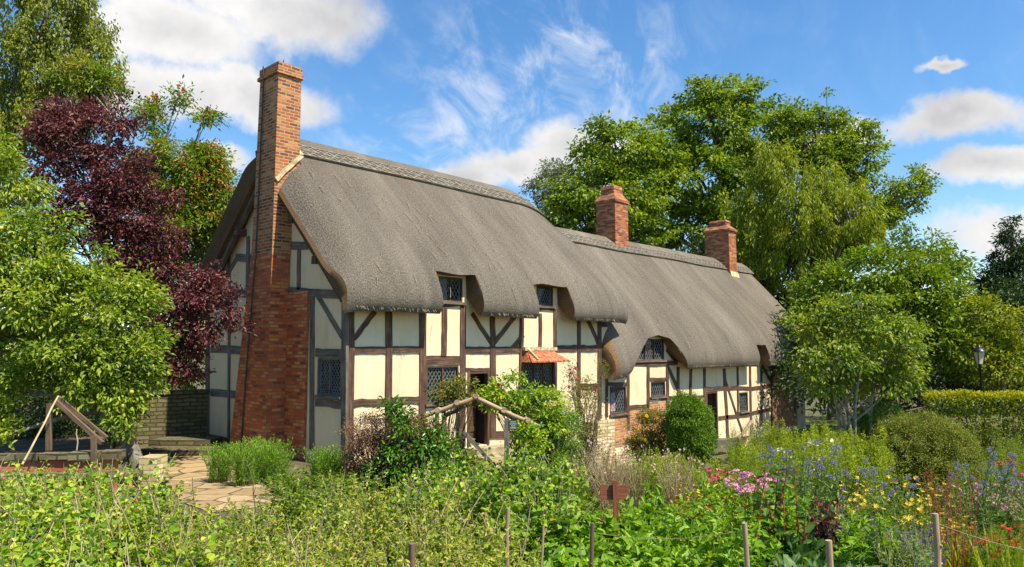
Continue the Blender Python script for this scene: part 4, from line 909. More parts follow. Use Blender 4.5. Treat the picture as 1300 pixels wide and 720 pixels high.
tree('elder_bush', 'green leafy shrubs crowding behind the stone wall', 'shrub', 21.5,
     [(255, 310, 40, 60), (225, 280, 36, 50), (285, 330, 20, 50), (180, 340, 40, 60), (215, 390, 50, 60), (160, 420, 60, 60), (260, 420, 40, 50), (100, 420, 70, 70), (230, 470, 46, 30), (285, 440, 22, 40), (30, 430, 70, 80)], [(215, 560), (215, 450)], 'leaf_mid', .14, .5, .32, 14, .8, r0=.08)
tree('holly_bush', 'deep green evergreen in the shade behind the raised bed', 'shrub', 20.5,
     [(-30, 500, 70, 60), (60, 500, 60, 50, .5), (130, 510, 50, 40, -.5), (100, 540, 70, 30, -.8), (0, 550, 70, 30, -.8)], [(60, 575), (60, 520)], 'leaf_dark', .12, .5, .3, 14, 1.0, r0=.1)
tree('holly_bush', 'low dark shrub row added for the deep shade on the raised bed under the apple boughs', 'shrub', 15.6,  # added dark shrubs stand in for deep shade behind the timber prop
     [(-30, 515, 50, 50), (40, 520, 50, 46), (105, 525, 46, 40), (-60, 550, 50, 30), (150, 535, 20, 34, .6), (70, 555, 60, 16), (10, 558, 60, 16)], [(60, 570), (60, 530)], 'leaf_dark', .08, .5, .22, 16, 1.3, r0=.06)
tree('copper_plum_tree', 'purple leaved plum tree spreading its dark boughs in front of the gable', 'tree', 16,
     [(110, 170, 48, 42), (75, 210, 40, 44), (150, 215, 46, 44), (120, 265, 54, 44), (175, 275, 34, 36), (150, 150, 30, 24), (90, 150, 34, 24), (215, 250, 20, 18), (170, 330, 40, 36), (215, 350, 30, 30), (255, 375, 34, 30, -.6), (265, 400, 40, 36, -.8), (225, 420, 36, 38, -.5), (235, 465, 24, 26, -.6), (290, 385, 18, 22, -.8), (200, 380, 30, 40), (205, 465, 20, 16), (258, 350, 20, 12, -.8), (165, 315, 46, 34), (150, 245, 54, 40), (60, 165, 30, 28), (90, 290, 40, 34), (215, 300, 22, 24), (255, 440, 18, 26, -.7)],
     [(160, 565), (150, 430), (130, 300), (120, 200)], 'leaf_copper', .09, .5, .22, 24, .78, r0=.13, twig=.5, shell=.35, flat=.7, detail=6)
def apples(ce):
    out = []
    for c, S in ce:
        for s in S[RNG.random(len(S)) < .05]:
            G = Geo(); G.lathe([(0, -.038), (.03, -.028), (.042, 0), (.032, .03), (.008, .036), (0, .03)], s + np.array([0, 0, -.1]) - .12 * unit(s - CAM) * 2, 8); out.append(('apple', 'apple', G))
    return out
tree('apple_tree', 'bright green apple tree leaning over the raised bed at the left', 'tree', 13.4,
     [(5, 235, 46, 46), (45, 300, 50, 46, -.3), (105, 350, 44, 34), (10, 330, 60, 60, -.5), (60, 380, 70, 50, -.6), (130, 400, 52, 44, -.4), (165, 385, 30, 30), (30, 440, 70, 40), (100, 450, 60, 40, -.5), (150, 460, 44, 42, -.4), (165, 500, 24, 30, -.3), (140, 510, 30, 26, -.5), (-10, 200, 40, 40, .5), (190, 430, 14, 22), (20, 500, 40, 26, -.6), (180, 368, 22, 26), (178, 470, 26, 40, -.2), (60, 470, 60, 30, -.4), (120, 490, 40, 24, -.5), (160, 545, 18, 18, -.6), (10, 555, 16, 14, -1), (-40, 350, 60, 120)],
     [(196, 582), (165, 555), (130, 520), (90, 430), (50, 330)], 'leaf_apple', .10, .46, .21, 30, .66, 'bark_grey', r0=.16, twig=.35, shell=.45, detail=6, flat=.7, droop=.35, extra=apples)
# ------------------------------------------------------------------ garden plants
def arc(h, lean, az, n=6, curl=.5):
    t = np.linspace(0, 1, n); r = lean * (t ** 1.6); z = h * (t - curl * .25 * lean / max(h, .05) * t ** 3)
    return np.stack([r * math.cos(az), r * math.sin(az), z], 1)
def stems_leaves(h, spread, ns, nl, leaf, wl, mat_leaf, mat_stem='stem_green', sr=.006, lo=.15, up=.6, out=.7, droop=.25, jitter=.35, detail=6, hv=.25, fold=.22, petiole=0., base_r=.06, curl=.5, tint_mu=.5, top_small=.5):
    """upright or sprawling stems carrying leaves; returns (leaf Geo, stem Geo, tips)"""
    L_, S_ = Geo(), Geo(); tips = []
    for k in range(ns):
        az = RNG.uniform(0, 6.283); hh = h * RNG.uniform(1 - hv, 1 + hv); ln = spread * RNG.uniform(.25, 1.1); c = arc(hh, ln, az, 7, curl); b = rdir(1, 0)[0] * base_r * RNG.random(); c = c + b + np.cumsum(RNG.normal(0, .012 * h, c.shape), 0)
        S_.tube(c, np.linspace(sr, sr * .45, 7), 4, 0, RNG.random(), cap=False); tips.append(c[-1])
        n = max(2, int(nl * RNG.uniform(.75, 1.25))); t = lo + (1 - lo) * RNG.random(n) ** .8
        P = np.stack([np.interp(t, np.linspace(0, 1, 7), c[:, d]) for d in range(3)], 1); a2 = RNG.uniform(0, 6.283, n)
        O = np.stack([np.cos(a2), np.sin(a2), np.full(n, .25)], 1); O = unit(O)
        if petiole: P = P + O * petiole * RNG.uniform(.4, 1.2, (n, 1))
        A = unit(O * out + np.array([0, 0, up * .5 - droop]) + RNG.normal(size=(n, 3)) * jitter); N = unit(np.array([0, 0, 1.]) * up + O * -.25 * up + O * .3 + RNG.normal(size=(n, 3)) * jitter)
        ls = leaf * RNG.uniform(.6, 1.25, n) * (1 - top_small * t ** 3)
        leaf_geo(L_, P, A, N, ls, ls * wl, 0, np.clip(RNG.normal(tint_mu, .27, n), 0, 1), fold, detail)
    return L_, S_, np.array(tips)
def petals(G, P, r, n, wl=.6, up=.3, N0=None, mat=0, tint=None):
    """flat flowers of n petals at points P"""
    m = len(P); a = np.tile(np.arange(n) / n * 6.283, m) + np.repeat(RNG.uniform(0, 6, m), n); N = unit(np.array([0, 0, 1.]) + RNG.normal(size=(m, 3)) * .5 - .35 * np.array([FW[0], FW[1], 0])) if N0 is None else N0
    X = unit(np.cross(N, np.array([.3, .9, .1]))); Y = np.cross(N, X); N_ = np.repeat(N, n, 0); A = np.cos(a)[:, None] * np.repeat(X, n, 0) + np.sin(a)[:, None] * np.repeat(Y, n, 0) + N_ * up
    rr = np.repeat(np.broadcast_to(r, (m,)) * RNG.uniform(.8, 1.2, m), n); leaf_geo(G, np.repeat(P, n, 0), A, N_, rr, rr * wl, mat, tint, .1, 4, .1)
def ball(G, c, r, n=60, ln=.5, mat=0):
    d = rdir(n); leaf_geo(G, c + d * r * .5, d + RNG.normal(size=(n, 3)) * .15, rdir(n), r * ln * RNG.uniform(.8, 1.2, n), r * .30, mat, None, .2, 4)
def spike(G, base, top, r, n, leaf, mat=0, wl=.5):
    t = RNG.random(n); P = base + (top - base) * t[:, None]; a = RNG.uniform(0, 6.283, n); O = np.stack([np.cos(a), np.sin(a), np.full(n, .5)], 1); P = P + O * (r * (1 - t * .75))[:, None] * RNG.uniform(.2, 1, (n, 1))
    leaf_geo(G, P, O + RNG.normal(size=(n, 3)) * .3, rdir(n), leaf * RNG.uniform(.7, 1.2, n), leaf * wl, mat, None, .2, 4)
PROTO = {}
def proto(key, name, variants):
    """each variant: list of (part name, material, Geo); the first is the plant's own mesh, the rest become its parts"""
    PROTO[key] = (name, [[(pn, mt, g.mesh(pn, [mt])) for pn, mt, g in v if g.V] for v in variants])
def plant(key, pos, label, cat, group=None, s=1., rz=None, sz=None):
    name, var = PROTO[key]; v = var[RNG.integers(len(var))]
    o = thing(name, label, cat, pos, RNG.uniform(0, 6.283) if rz is None else rz, group); o.scale = (s, s, sz or s)
    cnt = {}
    for pn, mt, me in v: c = bpy.data.objects.new(pn, me); COL.objects.link(c); c.parent = o
    return o
def V3(f, n=3): return [f() for _ in range(n)]

def bean():
    l, s, t = stems_leaves(.85, .42, 12, 22, .090, .85, 'leaf_bean', petiole=.06, droop=.35, hv=.3); return [('foliage', 'leaf_bean', l), ('stem', 'stem_tan', s)]
def nast():
    l, s, t = stems_leaves(.75, .5, 14, 18, .075, .9, 'leaf_bean', petiole=.05, tint_mu=.65); f = Geo(); petals(f, t[:4] + np.array([0, 0, .0]), .022, 5); return [('foliage', 'leaf_bean', l), ('stem', 'stem_green', s), ('blossom', 'petal_rose_pink', f)]
def pea():
    l, s, t = stems_leaves(.92, .42, 16, 46, .072, .46, 'leaf_pea', 'stem_tan', jitter=.6, sr=.0035, curl=.2, top_small=.3); 
    l2, s2, _ = stems_leaves(1.0, .35, 2, 2, .06, .3, 'leaf_pea', sr=.004); 
    return [('foliage', 'leaf_pea', l), ('stem', 'stem_tan', s), ('dry_stem', 'stem_tan', s2)]
def vine():
    l, s, t = stems_leaves(.9, .5, 13, 20, .105, .95, 'leaf_bean', petiole=.05, droop=.4, tint_mu=.4); return [('foliage', 'leaf_bean', l), ('stem', 'stem_tan', s)]
def veg():
    l, s, t = stems_leaves(.5, .42, 14, 11, .15, .62, 'leaf_veg', lo=.35, droop=.15, up=.8, fold=.15, hv=.2); return [('foliage', 'leaf_veg', l), ('stem', 'stem_green', s)]
def leafy():
    l, s, t = stems_leaves(.62, .3, 12, 14, .14, .42, 'leaf_veg', lo=.25, up=.7, droop=.1, tint_mu=.6); return [('foliage', 'leaf_veg', l), ('stem', 'stem_green', s)]
def kale(): 
    G = Geo(); S = Geo()
    for k in range(26):
        az = RNG.uniform(0, 6.283); c = arc(RNG.uniform(.22, .55), RNG.uniform(.12, .38), az, 8, 1.2); S.tube(c, np.linspace(.010, .004, 8), 4, 0, .5, cap=False)
        O = np.array([math.cos(az), math.sin(az), 0]); B = np.array([-O[1], O[0], 0]); W_ = RNG.uniform(.05, .10); ts = np.linspace(.3, 1, 9); P = np.stack([np.interp(ts, np.linspace(0, 1, 8), c[:, d]) for d in range(3)], 1)
        wd = W_ * np.sin(np.linspace(.35, 3.0, 9)) ** .7; us = np.linspace(-1, 1, 7); X = P[:, None] + B * (us[None, :, None] * wd[:, None, None]) + np.array([0, 0, 1.]) * (np.abs(us)[None, :, None] ** 2 * wd[:, None, None] * .35 + RNG.normal(0, .02, (9, 7, 1)) * np.abs(us)[None, :, None])
        i, j = np.meshgrid(np.arange(8), np.arange(6), indexing='ij'); G.add(X.reshape(-1, 3), np.stack([i * 7 + j, i * 7 + j + 1, (i + 1) * 7 + j + 1, (i + 1) * 7 + j], -1).reshape(-1, 4), 0, np.clip(RNG.normal(.5, .22), 0, 1) * np.ones(48), None, True)
    return [('foliage', 'leaf_kale', G), ('stalk', 'stem_green', S)]
def chard():
    p = kale(); l, s, t = stems_leaves(1.0, .16, 4, 11, .16, .5, 'leaf_kale', lo=.3, sr=.012, tint_mu=.7); return [('foliage', 'leaf_kale', l), ('stalk', 'stem_red', s), ('basal_leaf', 'leaf_kale', p[0][2])]
def purple_leaf():
    l, s, t = stems_leaves(.75, .22, 6, 12, .15, .5, 'leaf_purple', lo=.3, sr=.010); return [('foliage', 'leaf_purple', l), ('stalk', 'stem_red', s)]
def thistle():
    l, s, t = stems_leaves(1.15, .35, 9, 15, .16, .24, 'leaf_thistle', hv=.2, sr=.007, top_small=.9, jitter=.45); out = [('foliage', 'leaf_thistle', l), ('stem', 'stem_green', s)]
    for q in t[:6]: f = Geo(); ball(f, q, .036, 70); out.append(('flower_head', 'petal_violet', f))
    return out
def gold():
    l, s, t = stems_leaves(1.1, .25, 16, 30, .09, .16, 'leaf_gold', lo=.1, sr=.004, jitter=.5, hv=.15, tint_mu=.25); f = Geo()
    for q in t: spike(f, q - np.array([0, 0, .30]), q + np.array([0, 0, .06]), .06, 60, .035)
    return [('foliage', 'leaf_gold', l), ('stem', 'stem_green', s), ('plume', 'leaf_gold', f)]
def feather():
    l, s, t = stems_leaves(1.0, .22, 22, 34, .075, .10, 'leaf_sword', lo=.05, sr=.003, jitter=.45, hv=.2, up=.9); return [('foliage', 'leaf_sword', l), ('stem', 'stem_green', s)]
def phlox(col, n=9, h=.95, r=.075):
    def f_():
        l, s, t = stems_leaves(h, .3, n, 16, .10, .26, 'leaf_mid', hv=.12, sr=.005); out = [('foliage', 'leaf_mid', l), ('stem', 'stem_green', s)]
        for q in t[:12]:
            f = Geo(); d = rdir(16); d[:, 2] = np.abs(d[:, 2]); petals(f, q + d * r * np.array([1, 1, .7]), .022, 5, .9, N0=unit(d + .2 * RNG.normal(size=d.shape))); out.append(('flower_head', 'petal_' + col, f))
        return out
    return f_
def aster():
    l, s, t = stems_leaves(.8, .3, 26, 18, .05, .16, 'leaf_brown', 'stem_tan', sr=.003, jitter=.6); f = Geo(); petals(f, t[:16], .02, 6); return [('foliage', 'leaf_brown', l), ('stem', 'stem_tan', s), ('blossom', 'petal_dusky', f)]
def daisy(col, h=.6, nf=14, r=.03, lf='leaf_mid'):
    def f_():
        l, s, t = stems_leaves(h, .32, 20, 14, .075, .3, lf, sr=.003, hv=.3); f = Geo(); petals(f, t[:nf] + np.array([0, 0, .015]), r, 7, .5); return [('foliage', lf, l), ('stem', 'stem_green', s), ('blossom', 'petal_' + col, f)]
    return f_
def sword(col):
    def f_():
        G = Geo(); S = Geo(); F_ = Geo()
        for k in range(34):
            az = RNG.uniform(0, 6.283); c = arc(RNG.uniform(.55, 1.0), RNG.uniform(.08, .4), az, 7, .7) + rdir(1, 0)[0] * .08; B = np.array([-math.sin(az), math.cos(az), 0]); wd = .016 * np.array([.8, 1, 1, 1, .8, .5, .05])
            X = np.stack([c - B * wd[:, None], c + B * wd[:, None]], 1).reshape(-1, 3); i = np.arange(6); G.add(X, np.stack([2 * i, 2 * i + 1, 2 * i + 3, 2 * i + 2], -1), 0, np.full(6, RNG.random()))
        for k in range(7):
            c = arc(RNG.uniform(.85, 1.1), RNG.uniform(.2, .4), RNG.uniform(0, 6.283), 7, .6); S.tube(c, .004, 4, 0, .3, cap=False)
            if col and k < 4:
                for q in c[5:]: petals(F_, q[None] + RNG.normal(size=(4, 3)) * .018, .032, 5, .5)
        return [('foliage', 'leaf_sword', G), ('stem', 'stem_green', S)] + ([('blossom', 'petal_' + col, F_)] if col else [])
    return f_
def salvia(col='purple'):
    def f_():
        l, s, t = stems_leaves(.8, .25, 18, 14, .06, .3, 'leaf_thistle', sr=.003, hv=.2); f = []
        for q in t[:9]: g_ = Geo(); spike(g_, q - np.array([0, 0, .16]), q + np.array([0, 0, .04]), .022, 26, .022); f.append(('flower_spike', 'petal_' + col, g_))
        return [('foliage', 'leaf_thistle', l), ('stem', 'stem_tan', s)] + f
    return f_
def dock():
    l, s, t = stems_leaves(1.5, .2, 7, 4, .1, .3, 'leaf_brown', sr=.006, hv=.15, curl=.1); f = Geo()
    for q in t: spike(f, q * np.array([1, 1, .45]), q, .03, 90, .02)
    return [('stem', 'stem_red', s), ('foliage', 'leaf_brown', l), ('seed_spike', 'leaf_dead', f)]
def lav():
    G = Geo(); S = Geo(); n = 150
    for k in range(n):
        az = RNG.uniform(0, 6.283); c = arc(RNG.uniform(.5, .78), RNG.uniform(.02, .34), az, 6, .1) + rdir(1, 0)[0] * .22 * RNG.random() ** .5; S.tube(c, .003, 3, 0, .4, cap=False)
        m_ = 26; t = RNG.uniform(.12, 1, m_); P = np.stack([np.interp(t, np.linspace(0, 1, 6), c[:, d]) for d in range(3)], 1); a = RNG.uniform(0, 6.283, m_); leaf_geo(G, P, np.stack([np.cos(a), np.sin(a), np.full(m_, 1.1)], 1), rdir(m_), .05, .009, 0, np.clip(RNG.normal(.25 + .5 * t, .2), 0, 1), .2, 4)
    return [('foliage', 'leaf_lavender', G), ('stem', 'stem_green', S)]
def low():
    l, s, t = stems_leaves(.32, .4, 16, 10, .085, .6, 'leaf_mid', petiole=.03); return [('foliage', 'leaf_mid', l), ('stem', 'stem_green', s)]
for key, nm, f, n in (('bean', 'bean_plant', bean, 3), ('nast', 'nasturtium_plant', nast, 3), ('pea', 'pea_plant', pea, 4), ('vine', 'squash_plant', vine, 3), ('veg', 'vegetable_plant', veg, 4), ('leafy', 'spinach_plant', leafy, 3), ('kale', 'kale_plant', kale, 4), ('chard', 'chard_plant', chard, 2),
                      ('purple', 'orach_plant', purple_leaf, 2), ('thistle', 'globe_thistle', thistle, 4), ('gold', 'goldenrod_plant', gold, 3), ('feather', 'cosmos_plant', feather, 3), ('phlox', 'phlox_plant', phlox('pink'), 2), ('rosy', 'valerian_plant', phlox('rose_pink', 4, .95, .045), 2),
                      ('aster', 'aster_plant', aster, 3), ('white', 'hydrangea_plant', phlox('white', 8, .8, .085), 3), ('yellow', 'daisy_plant', daisy('yellow'), 3), ('pinkd', 'geranium_plant', daisy('pink', .45, 14, .035), 3), ('oran', 'marigold_plant', daisy('orange', .5, 12, .03), 2),
                      ('croc', 'crocosmia_plant', sword('red'), 3), ('sword', 'iris_plant', sword(None), 2), ('salvia', 'salvia_plant', salvia(), 3), ('dock', 'dock_plant', dock, 2), ('lav', 'rosemary_bush', lav, 2), ('low', 'herb_plant', low, 3), ('sedum', 'sedum_plant', phlox('dusky', 12, .6, .07), 2)):
    proto(key, nm, V3(f, n))
def bed(key, pxr, dr, n, label, cat, s=(.85, 1.2), group=None, sz=None, avoid=()):
    """scatter n copies over a patch given by a sight-angle range and a distance range, spaced apart"""
    pts = []; k = 0
    while len(pts) < n and k < n * 40:
        k += 1; d = math.sqrt(RNG.uniform(dr[0] ** 2, dr[1] ** 2)); px = RNG.uniform(*pxr); p = gat(px, d)
        if all(np.hypot(*(p - q)[:2]) > .55 * math.sqrt((pxr[1] - pxr[0]) / FOC * (dr[1] ** 2 - dr[0] ** 2) / 2 / n) for q in pts): pts.append(p)
    for p in pts: plant(key, p, label, cat, group or label, RNG.uniform(*s))
# left and middle foreground
bed('bean', (-60, 250), (5.0, 9.9), 34, 'broad leaved green bean plant in the tangled left foreground bed', 'bean plant', (.85, 1.15), 'bean plants')
bed('nast', (-60, 200), (5.6, 9.6), 14, 'round leaved plant with small crimson blooms among the beans', 'plant', (.8, 1.05), 'nasturtiums among the beans')
bed('pea', (200, 420), (4.9, 8.3), 26, 'straggling yellowing pea plant with dry stems', 'pea plant', (.6, .82), 'pea plants')
bed('pea', (415, 610), (5.0, 9.4), 26, 'straggling yellowing pea plant with dry stems', 'pea plant', (.65, .92), 'pea plants')
bed('bean', (230, 560), (5.2, 8.2), 16, 'green bean plant mixed with the yellowing peas', 'bean plant', (.6, .85), 'beans among the peas')
bed('vine', (520, 735), (7.2, 11.2), 22, 'large lobed leaf squash plant spreading before the rustic arch', 'squash plant', (.8, 1.05), 'squash plants')
bed('pea', (540, 680), (5.0, 7.5), 12, 'thin stemmed yellow green pea plant near the tall stake', 'pea plant', (.7, 1.0), 'pea plants by the stakes')
# right foreground vegetables
bed('leafy', (880, 1180), (8.4, 11.5), 22, 'leafy green border plant among the thistles and salvias', 'border plant', (.9, 1.4))
bed('veg', (650, 860), (5.2, 8.7), 26, 'broad bright green vegetable plant in the front bed', 'vegetable', (.85, 1.25), 'vegetable plants in the front bed')
bed('leafy', (800, 960), (5.2, 9.2), 22, 'upright narrow leaved bright green spinach plant', 'spinach', (.85, 1.2), 'spinach plants')
bed('kale', (930, 1230), (5.9, 8.8), 40, 'dark crinkled kale plant in the front bed', 'kale', (.65, .95), 'kale plants')
bed('chard', (945, 1010), (7.6, 9.0), 4, 'tall dark leaved chard with a bright red stalk', 'chard', (.9, 1.15), 'chard plants')
bed('purple', (1020, 1060), (8.2, 9.4), 4, 'purple leaved orach plant on a red stalk', 'orach', (.9, 1.1), 'orach plants')
bed('low', (960, 1330), (4.6, 7.4), 34, 'low dark leafy herb under the string by the leaning stakes', 'herb', (.9, 1.3), 'low herbs by the stakes')
bed('salvia', (1040, 1180), (8.2, 10.4), 8, 'purple spiked salvia on straw coloured stems', 'salvia', (.8, 1.05), 'salvias')
bed('croc', (1180, 1330), (9.4, 11.2), 9, 'sword leaved plant with bright red flowers at the far right', 'crocosmia', (.85, 1.1), 'red crocosmias')
bed('feather', (1200, 1340), (9.2, 11.5), 14, 'feathery yellow green cosmos plant behind the red flowers', 'cosmos', (.85, 1.15), 'feathery cosmos plants')
# middle of the garden
bed('aster', (745, 885), (10.6, 13.8), 26, 'airy brownish aster with tiny dusky blooms behind the arrow sign', 'aster', (.95, 1.25), 'asters behind the sign')
bed('oran', (850, 960), (8.8, 10.6), 10, 'bushy plant with small orange and gold flowers', 'marigold', (.8, 1.1), 'orange flowered plants')
bed('yellow', (860, 990), (8.6, 11.0), 14, 'small yellow flowered plant beside the pink phlox', 'daisy', (.8, 1.15), 'yellow flowers near the phlox')
bed('gold', (815, 935), (11.5, 15.5), 20, 'yellow plumed goldenrod in front of the clipped green bush', 'goldenrod', (.75, 1.0), 'goldenrods')
bed('pinkd', (705, 900), (14.2, 18.0), 18, 'low pink flowered geranium near the stone plinth', 'geranium', (.9, 1.2), 'pink geraniums by the plinth')
for px, d in ((940, 9.6), (960, 9.5)): plant('phlox', gat(px, d), 'plant topped by large pale pink flower heads', 'phlox', 'pale pink phlox', 1.0)
bed('rosy', (895, 935), (11.4, 12.4), 4, 'deep pink flowered valerian in front of the far door', 'valerian', (.9, 1.1), 'deep pink valerians')
bed('thistle', (985, 1140), (10.8, 13.4), 14, 'globe thistle with round blue violet heads near the multi stemmed tree', 'globe thistle', (1.05, 1.35), 'globe thistles near the tree', sz=None)
bed('thistle', (1205, 1320), (11.6, 14.0), 11, 'globe thistle with round blue violet heads before the clipped hedge', 'globe thistle', (1.1, 1.35), 'globe thistles before the hedge')
bed('white', (985, 1050), (15.5, 18.5), 4, 'cream white flower headed plant near the wooden handrail', 'hydrangea', (1.3, 1.6), 'white flower heads')
bed('gold', (945, 1135), (13.6, 19.5), 34, 'yellow green goldenrod growing round the multi stemmed tree', 'goldenrod', (1.05, 1.4), 'goldenrods round the tree')
bed('feather', (925, 1015), (13.0, 21), 24, 'tall pale green plant against the cream end of the cottage', 'cosmos', (1.1, 1.5), 'pale green plants by the wall')
bed('feather', (1190, 1330), (14.5, 20), 26, 'light green feathery plant in front of the tall hedge', 'cosmos', (1.1, 1.4), 'feathery plants at the hedge')
bed('yellow', (1080, 1200), (10.2, 13.8), 22, 'yellow flowered plant in front of the clipped dome', 'daisy', (1.3, 1.7), 'yellow flowers before the dome')
bed('sedum', (1240, 1340), (13.0, 15.0), 10, 'flat headed dusky pink sedum at the far right', 'sedum', (1.1, 1.35), 'dusky sedums')
bed('rosy', (1275, 1320), (14.5, 16.5), 4, 'red flowered valerian by the hedge at the far right', 'valerian', (1., 1.2), 'red valerians by the hedge')
bed('dock', (1175, 1205), (8.8, 9.8), 3, 'tall rusty brown dock stem rising above the flowers', 'dock', (.9, 1.05), 'rusty docks')
bed('sword', (1110, 1180), (9.6, 10.8), 5, 'green iris clump with upright leaves', 'iris', (.8, 1.), 'iris clumps')
bed('low', (640, 760), (11.5, 14.5), 12, 'low leafy herb along the edge of the paving', 'herb', (.8, 1.1), 'low herbs by the paving')
bed('low', (900, 1330), (9.5, 24), 80, 'leafy herb filling the flower border on the right', 'herb', (1.1, 1.7), 'leafy herbs in the right border')
bed('low', (352, 440), (9.4, 12.4), 14, 'low leafy herb between the rosemary and the pea plants', 'herb', (.9, 1.3), 'low herbs by the rosemary')
# rosemary bushes at the foot of the gable
for px, d, s_ in ((285, 13.6, .95), (318, 13.2, 1.05), (352, 13.4, 1.0), (335, 14.0, 1.0)): plant('lav', gat(px, d), 'spiky bright green rosemary bush below the big chimney', 'rosemary', 'rosemary bushes by the chimney', s_)
for px, d, s_ in ((415, 13.1, .95), (432, 13.3, .8)): plant('lav', gat(px, d), 'spiky green rosemary bush at the grey corner post', 'rosemary', 'rosemary bushes at the corner post', s_)

def ground_cover():
    G = Geo(); n = 52000; d = np.sqrt(RNG.uniform(4.0 ** 2, 17 ** 2, n)); px = RNG.uniform(-120, 1420, n); r = (px - 650) / FOC * d; P = CAM[None, :2] + d[:, None] * FW[None, :2] + r[:, None] * RT[None, :2]
    ok = ~((P[:, 1] > -.35)); 
    def near(pts, w_):
        C = np.array([gat(*q)[:2] for q in pts]); m = np.zeros(len(P), bool)
        for a, b in zip(C[:-1], C[1:]): t = np.clip(((P - a) @ (b - a)) / np.dot(b - a, b - a), 0, 1); m |= np.linalg.norm(P - a - t[:, None] * (b - a), axis=1) < w_
        return m
    ok &= ~near([(150, 19.), (225, 15.8), (285, 13.0), (350, 11.2)], 1.05) & ~near([(640, 16.3), (690, 16.2), (735, 14.8), (700, 13.0), (640, 11.8)], .6) & ~((px < 330) & (d > 10.6))
    P = P[ok]; n = len(P); h = RNG.random(n) ** 1.5 * .30; Q = np.column_stack([P, gz(P[:, 0], P[:, 1]) + h]); A = rdir(n, .4); N = unit(np.array([0, 0, 1.]) + RNG.normal(size=(n, 3)) * .45); ls = RNG.uniform(.05, .13, n)
    leaf_geo(G, Q, A, N, ls, ls * .5, 0, None, .2, 4); tag(G.obj('ground_cover', 'leaf_mid'), 'low leafy ground cover between the garden plants', 'ground cover', None, 'stuff')
ground_cover()
# dry bare stalks standing through the beds
STALK = []
for k in range(5):
    G = Geo(); c = arc(1.0, RNG.uniform(.1, .45), RNG.uniform(0, 6.283), 8, .1) + np.cumsum(RNG.normal(0, .012, (8, 3)), 0); G.tube(c, np.linspace(.008, .004, 8), 5, 0, RNG.random())
    for j in range(3): b = c[RNG.integers(3, 7)]; G.tube([b, b + rdir(1)[0] * .09 + np.array([0, 0, .08])], .003, 4, 0, .6)
    STALK.append(G.mesh('dry_stalk', ['stem_tan']))
for k in range(24):
    px, d = (RNG.uniform(0, 340), RNG.uniform(5., 8.8)) if k < 10 else (RNG.uniform(330, 720), RNG.uniform(4.9, 9.5)); s_ = RNG.uniform(.9, 1.25)
    o = bpy.data.objects.new('dry_stalk', STALK[k % 5]); COL.objects.link(o); o.location = gat(px, d); o.rotation_euler = (0, 0, RNG.uniform(0, 6.283)); o.scale = (s_,) * 3
    tag(o, 'bare straw coloured dry stalk among the beans' if k < 10 else 'bare straw coloured dry stalk among the peas and squash', 'stalk', 'dry stalks on the left' if k < 10 else 'dry stalks in the middle')

# ------------------------------------------------------------------ bushes by the house
def bush(name, label, cat, dist, clumps, base_px, leafmat, leaf, wl, sub_r, per, dens_=1.2, core=None, extra=None, **kw):
    base = gat(base_px, dist); cl = px_clumps(clumps, dist); t = thing(name, label, cat, base); G = Geo(); ce = crown_geo(G, cl, sub_r, per, leaf, wl, dens_, **kw)
    for i in range(len(G.V)): G.V[i] = G.V[i] - base
    G.obj('foliage', leafmat, t); T = Geo()
    for c, S in ce:
        for s in S[RNG.choice(len(S), min(len(S), 14), replace=False)]: T.tube(limb(np.zeros(3) + rdir(1, 0)[0] * .15, s - base, .1, 6), np.linspace(.014, .004, 6), 4, 0)
    T.obj('stem', 'bark', t)
    for nm, mt, frac, rr in extra or []:
        for c, S in ce:
            for s in S[RNG.random(len(S)) < frac]:
                F_ = Geo(); q = s - base + np.array([0, -.06, .04]) - .1 * unit(s - CAM); d = rdir(9); petals(F_, q + d * rr * .35, rr * .6, 5, .9, N0=unit(d - .6 * unit(s - CAM))); F_.obj(nm, mt, t)
    return t
bush('laurel_bush', 'glossy green laurel growing through the brown hedge by the rustic arch', 'laurel', 12.6, [(505, 572, 20, 16), (540, 568, 26, 20), (515, 545, 12, 16), (562, 580, 18, 24), (490, 595, 24, 12), (497, 522, 5, 14), (520, 588, 34, 16), (550, 540, 8, 12), (510, 525, 4, 10)], 525, 'leaf_laurel', .085, .42, .16, 18, 1.1, detail=6, up=.6)
bush('dead_hedge', 'brown withered box hedge in front of the cream wall', 'hedge', 12.9, [(462, 552, 24, 24), (490, 548, 30, 20), (530, 548, 34, 18), (470, 580, 30, 26), (452, 572, 12, 30), (560, 556, 16, 20), (510, 575, 40, 26)], 480, 'leaf_dead', .035, .5, .12, 26, 1.5, detail=4, shell=.75)
bush('yew_bush', 'soft green rounded bush right of the rustic arch', 'bush', 14.2, [(712, 555, 26, 36), (700, 580, 34, 26), (720, 530, 16, 20), (690, 600, 30, 16), (680, 560, 22, 34)], 700, 'leaf_yew', .05, .22, .12, 34, 1.6, detail=4, shell=.7)
bush('clipped_bush', 'tall clipped green yew bush beside the far door', 'bush', 19.0, [(876, 540, 25, 32), (870, 523, 20, 18), (880, 562, 26, 22), (862, 545, 13, 36), (890, 546, 12, 30), (882, 522, 14, 14)], 876, 'leaf_box', .05, .45, .10, 30, 2.0, detail=4, shell=.9, flat=1.)
bush('rose_bush', 'bushy climbing rose with pale yellow blooms under the leaded windows', 'rose', 19.6, [(815, 545, 22, 30), (835, 540, 22, 24), (850, 535, 14, 16), (805, 570, 14, 16), (825, 565, 26, 16), (860, 532, 10, 8)], 825, 'leaf_rose', .055, .5, .13, 17, 1.0, detail=4, shell=.4, extra=[('bloom', 'petal_yellow', .05, .07)])
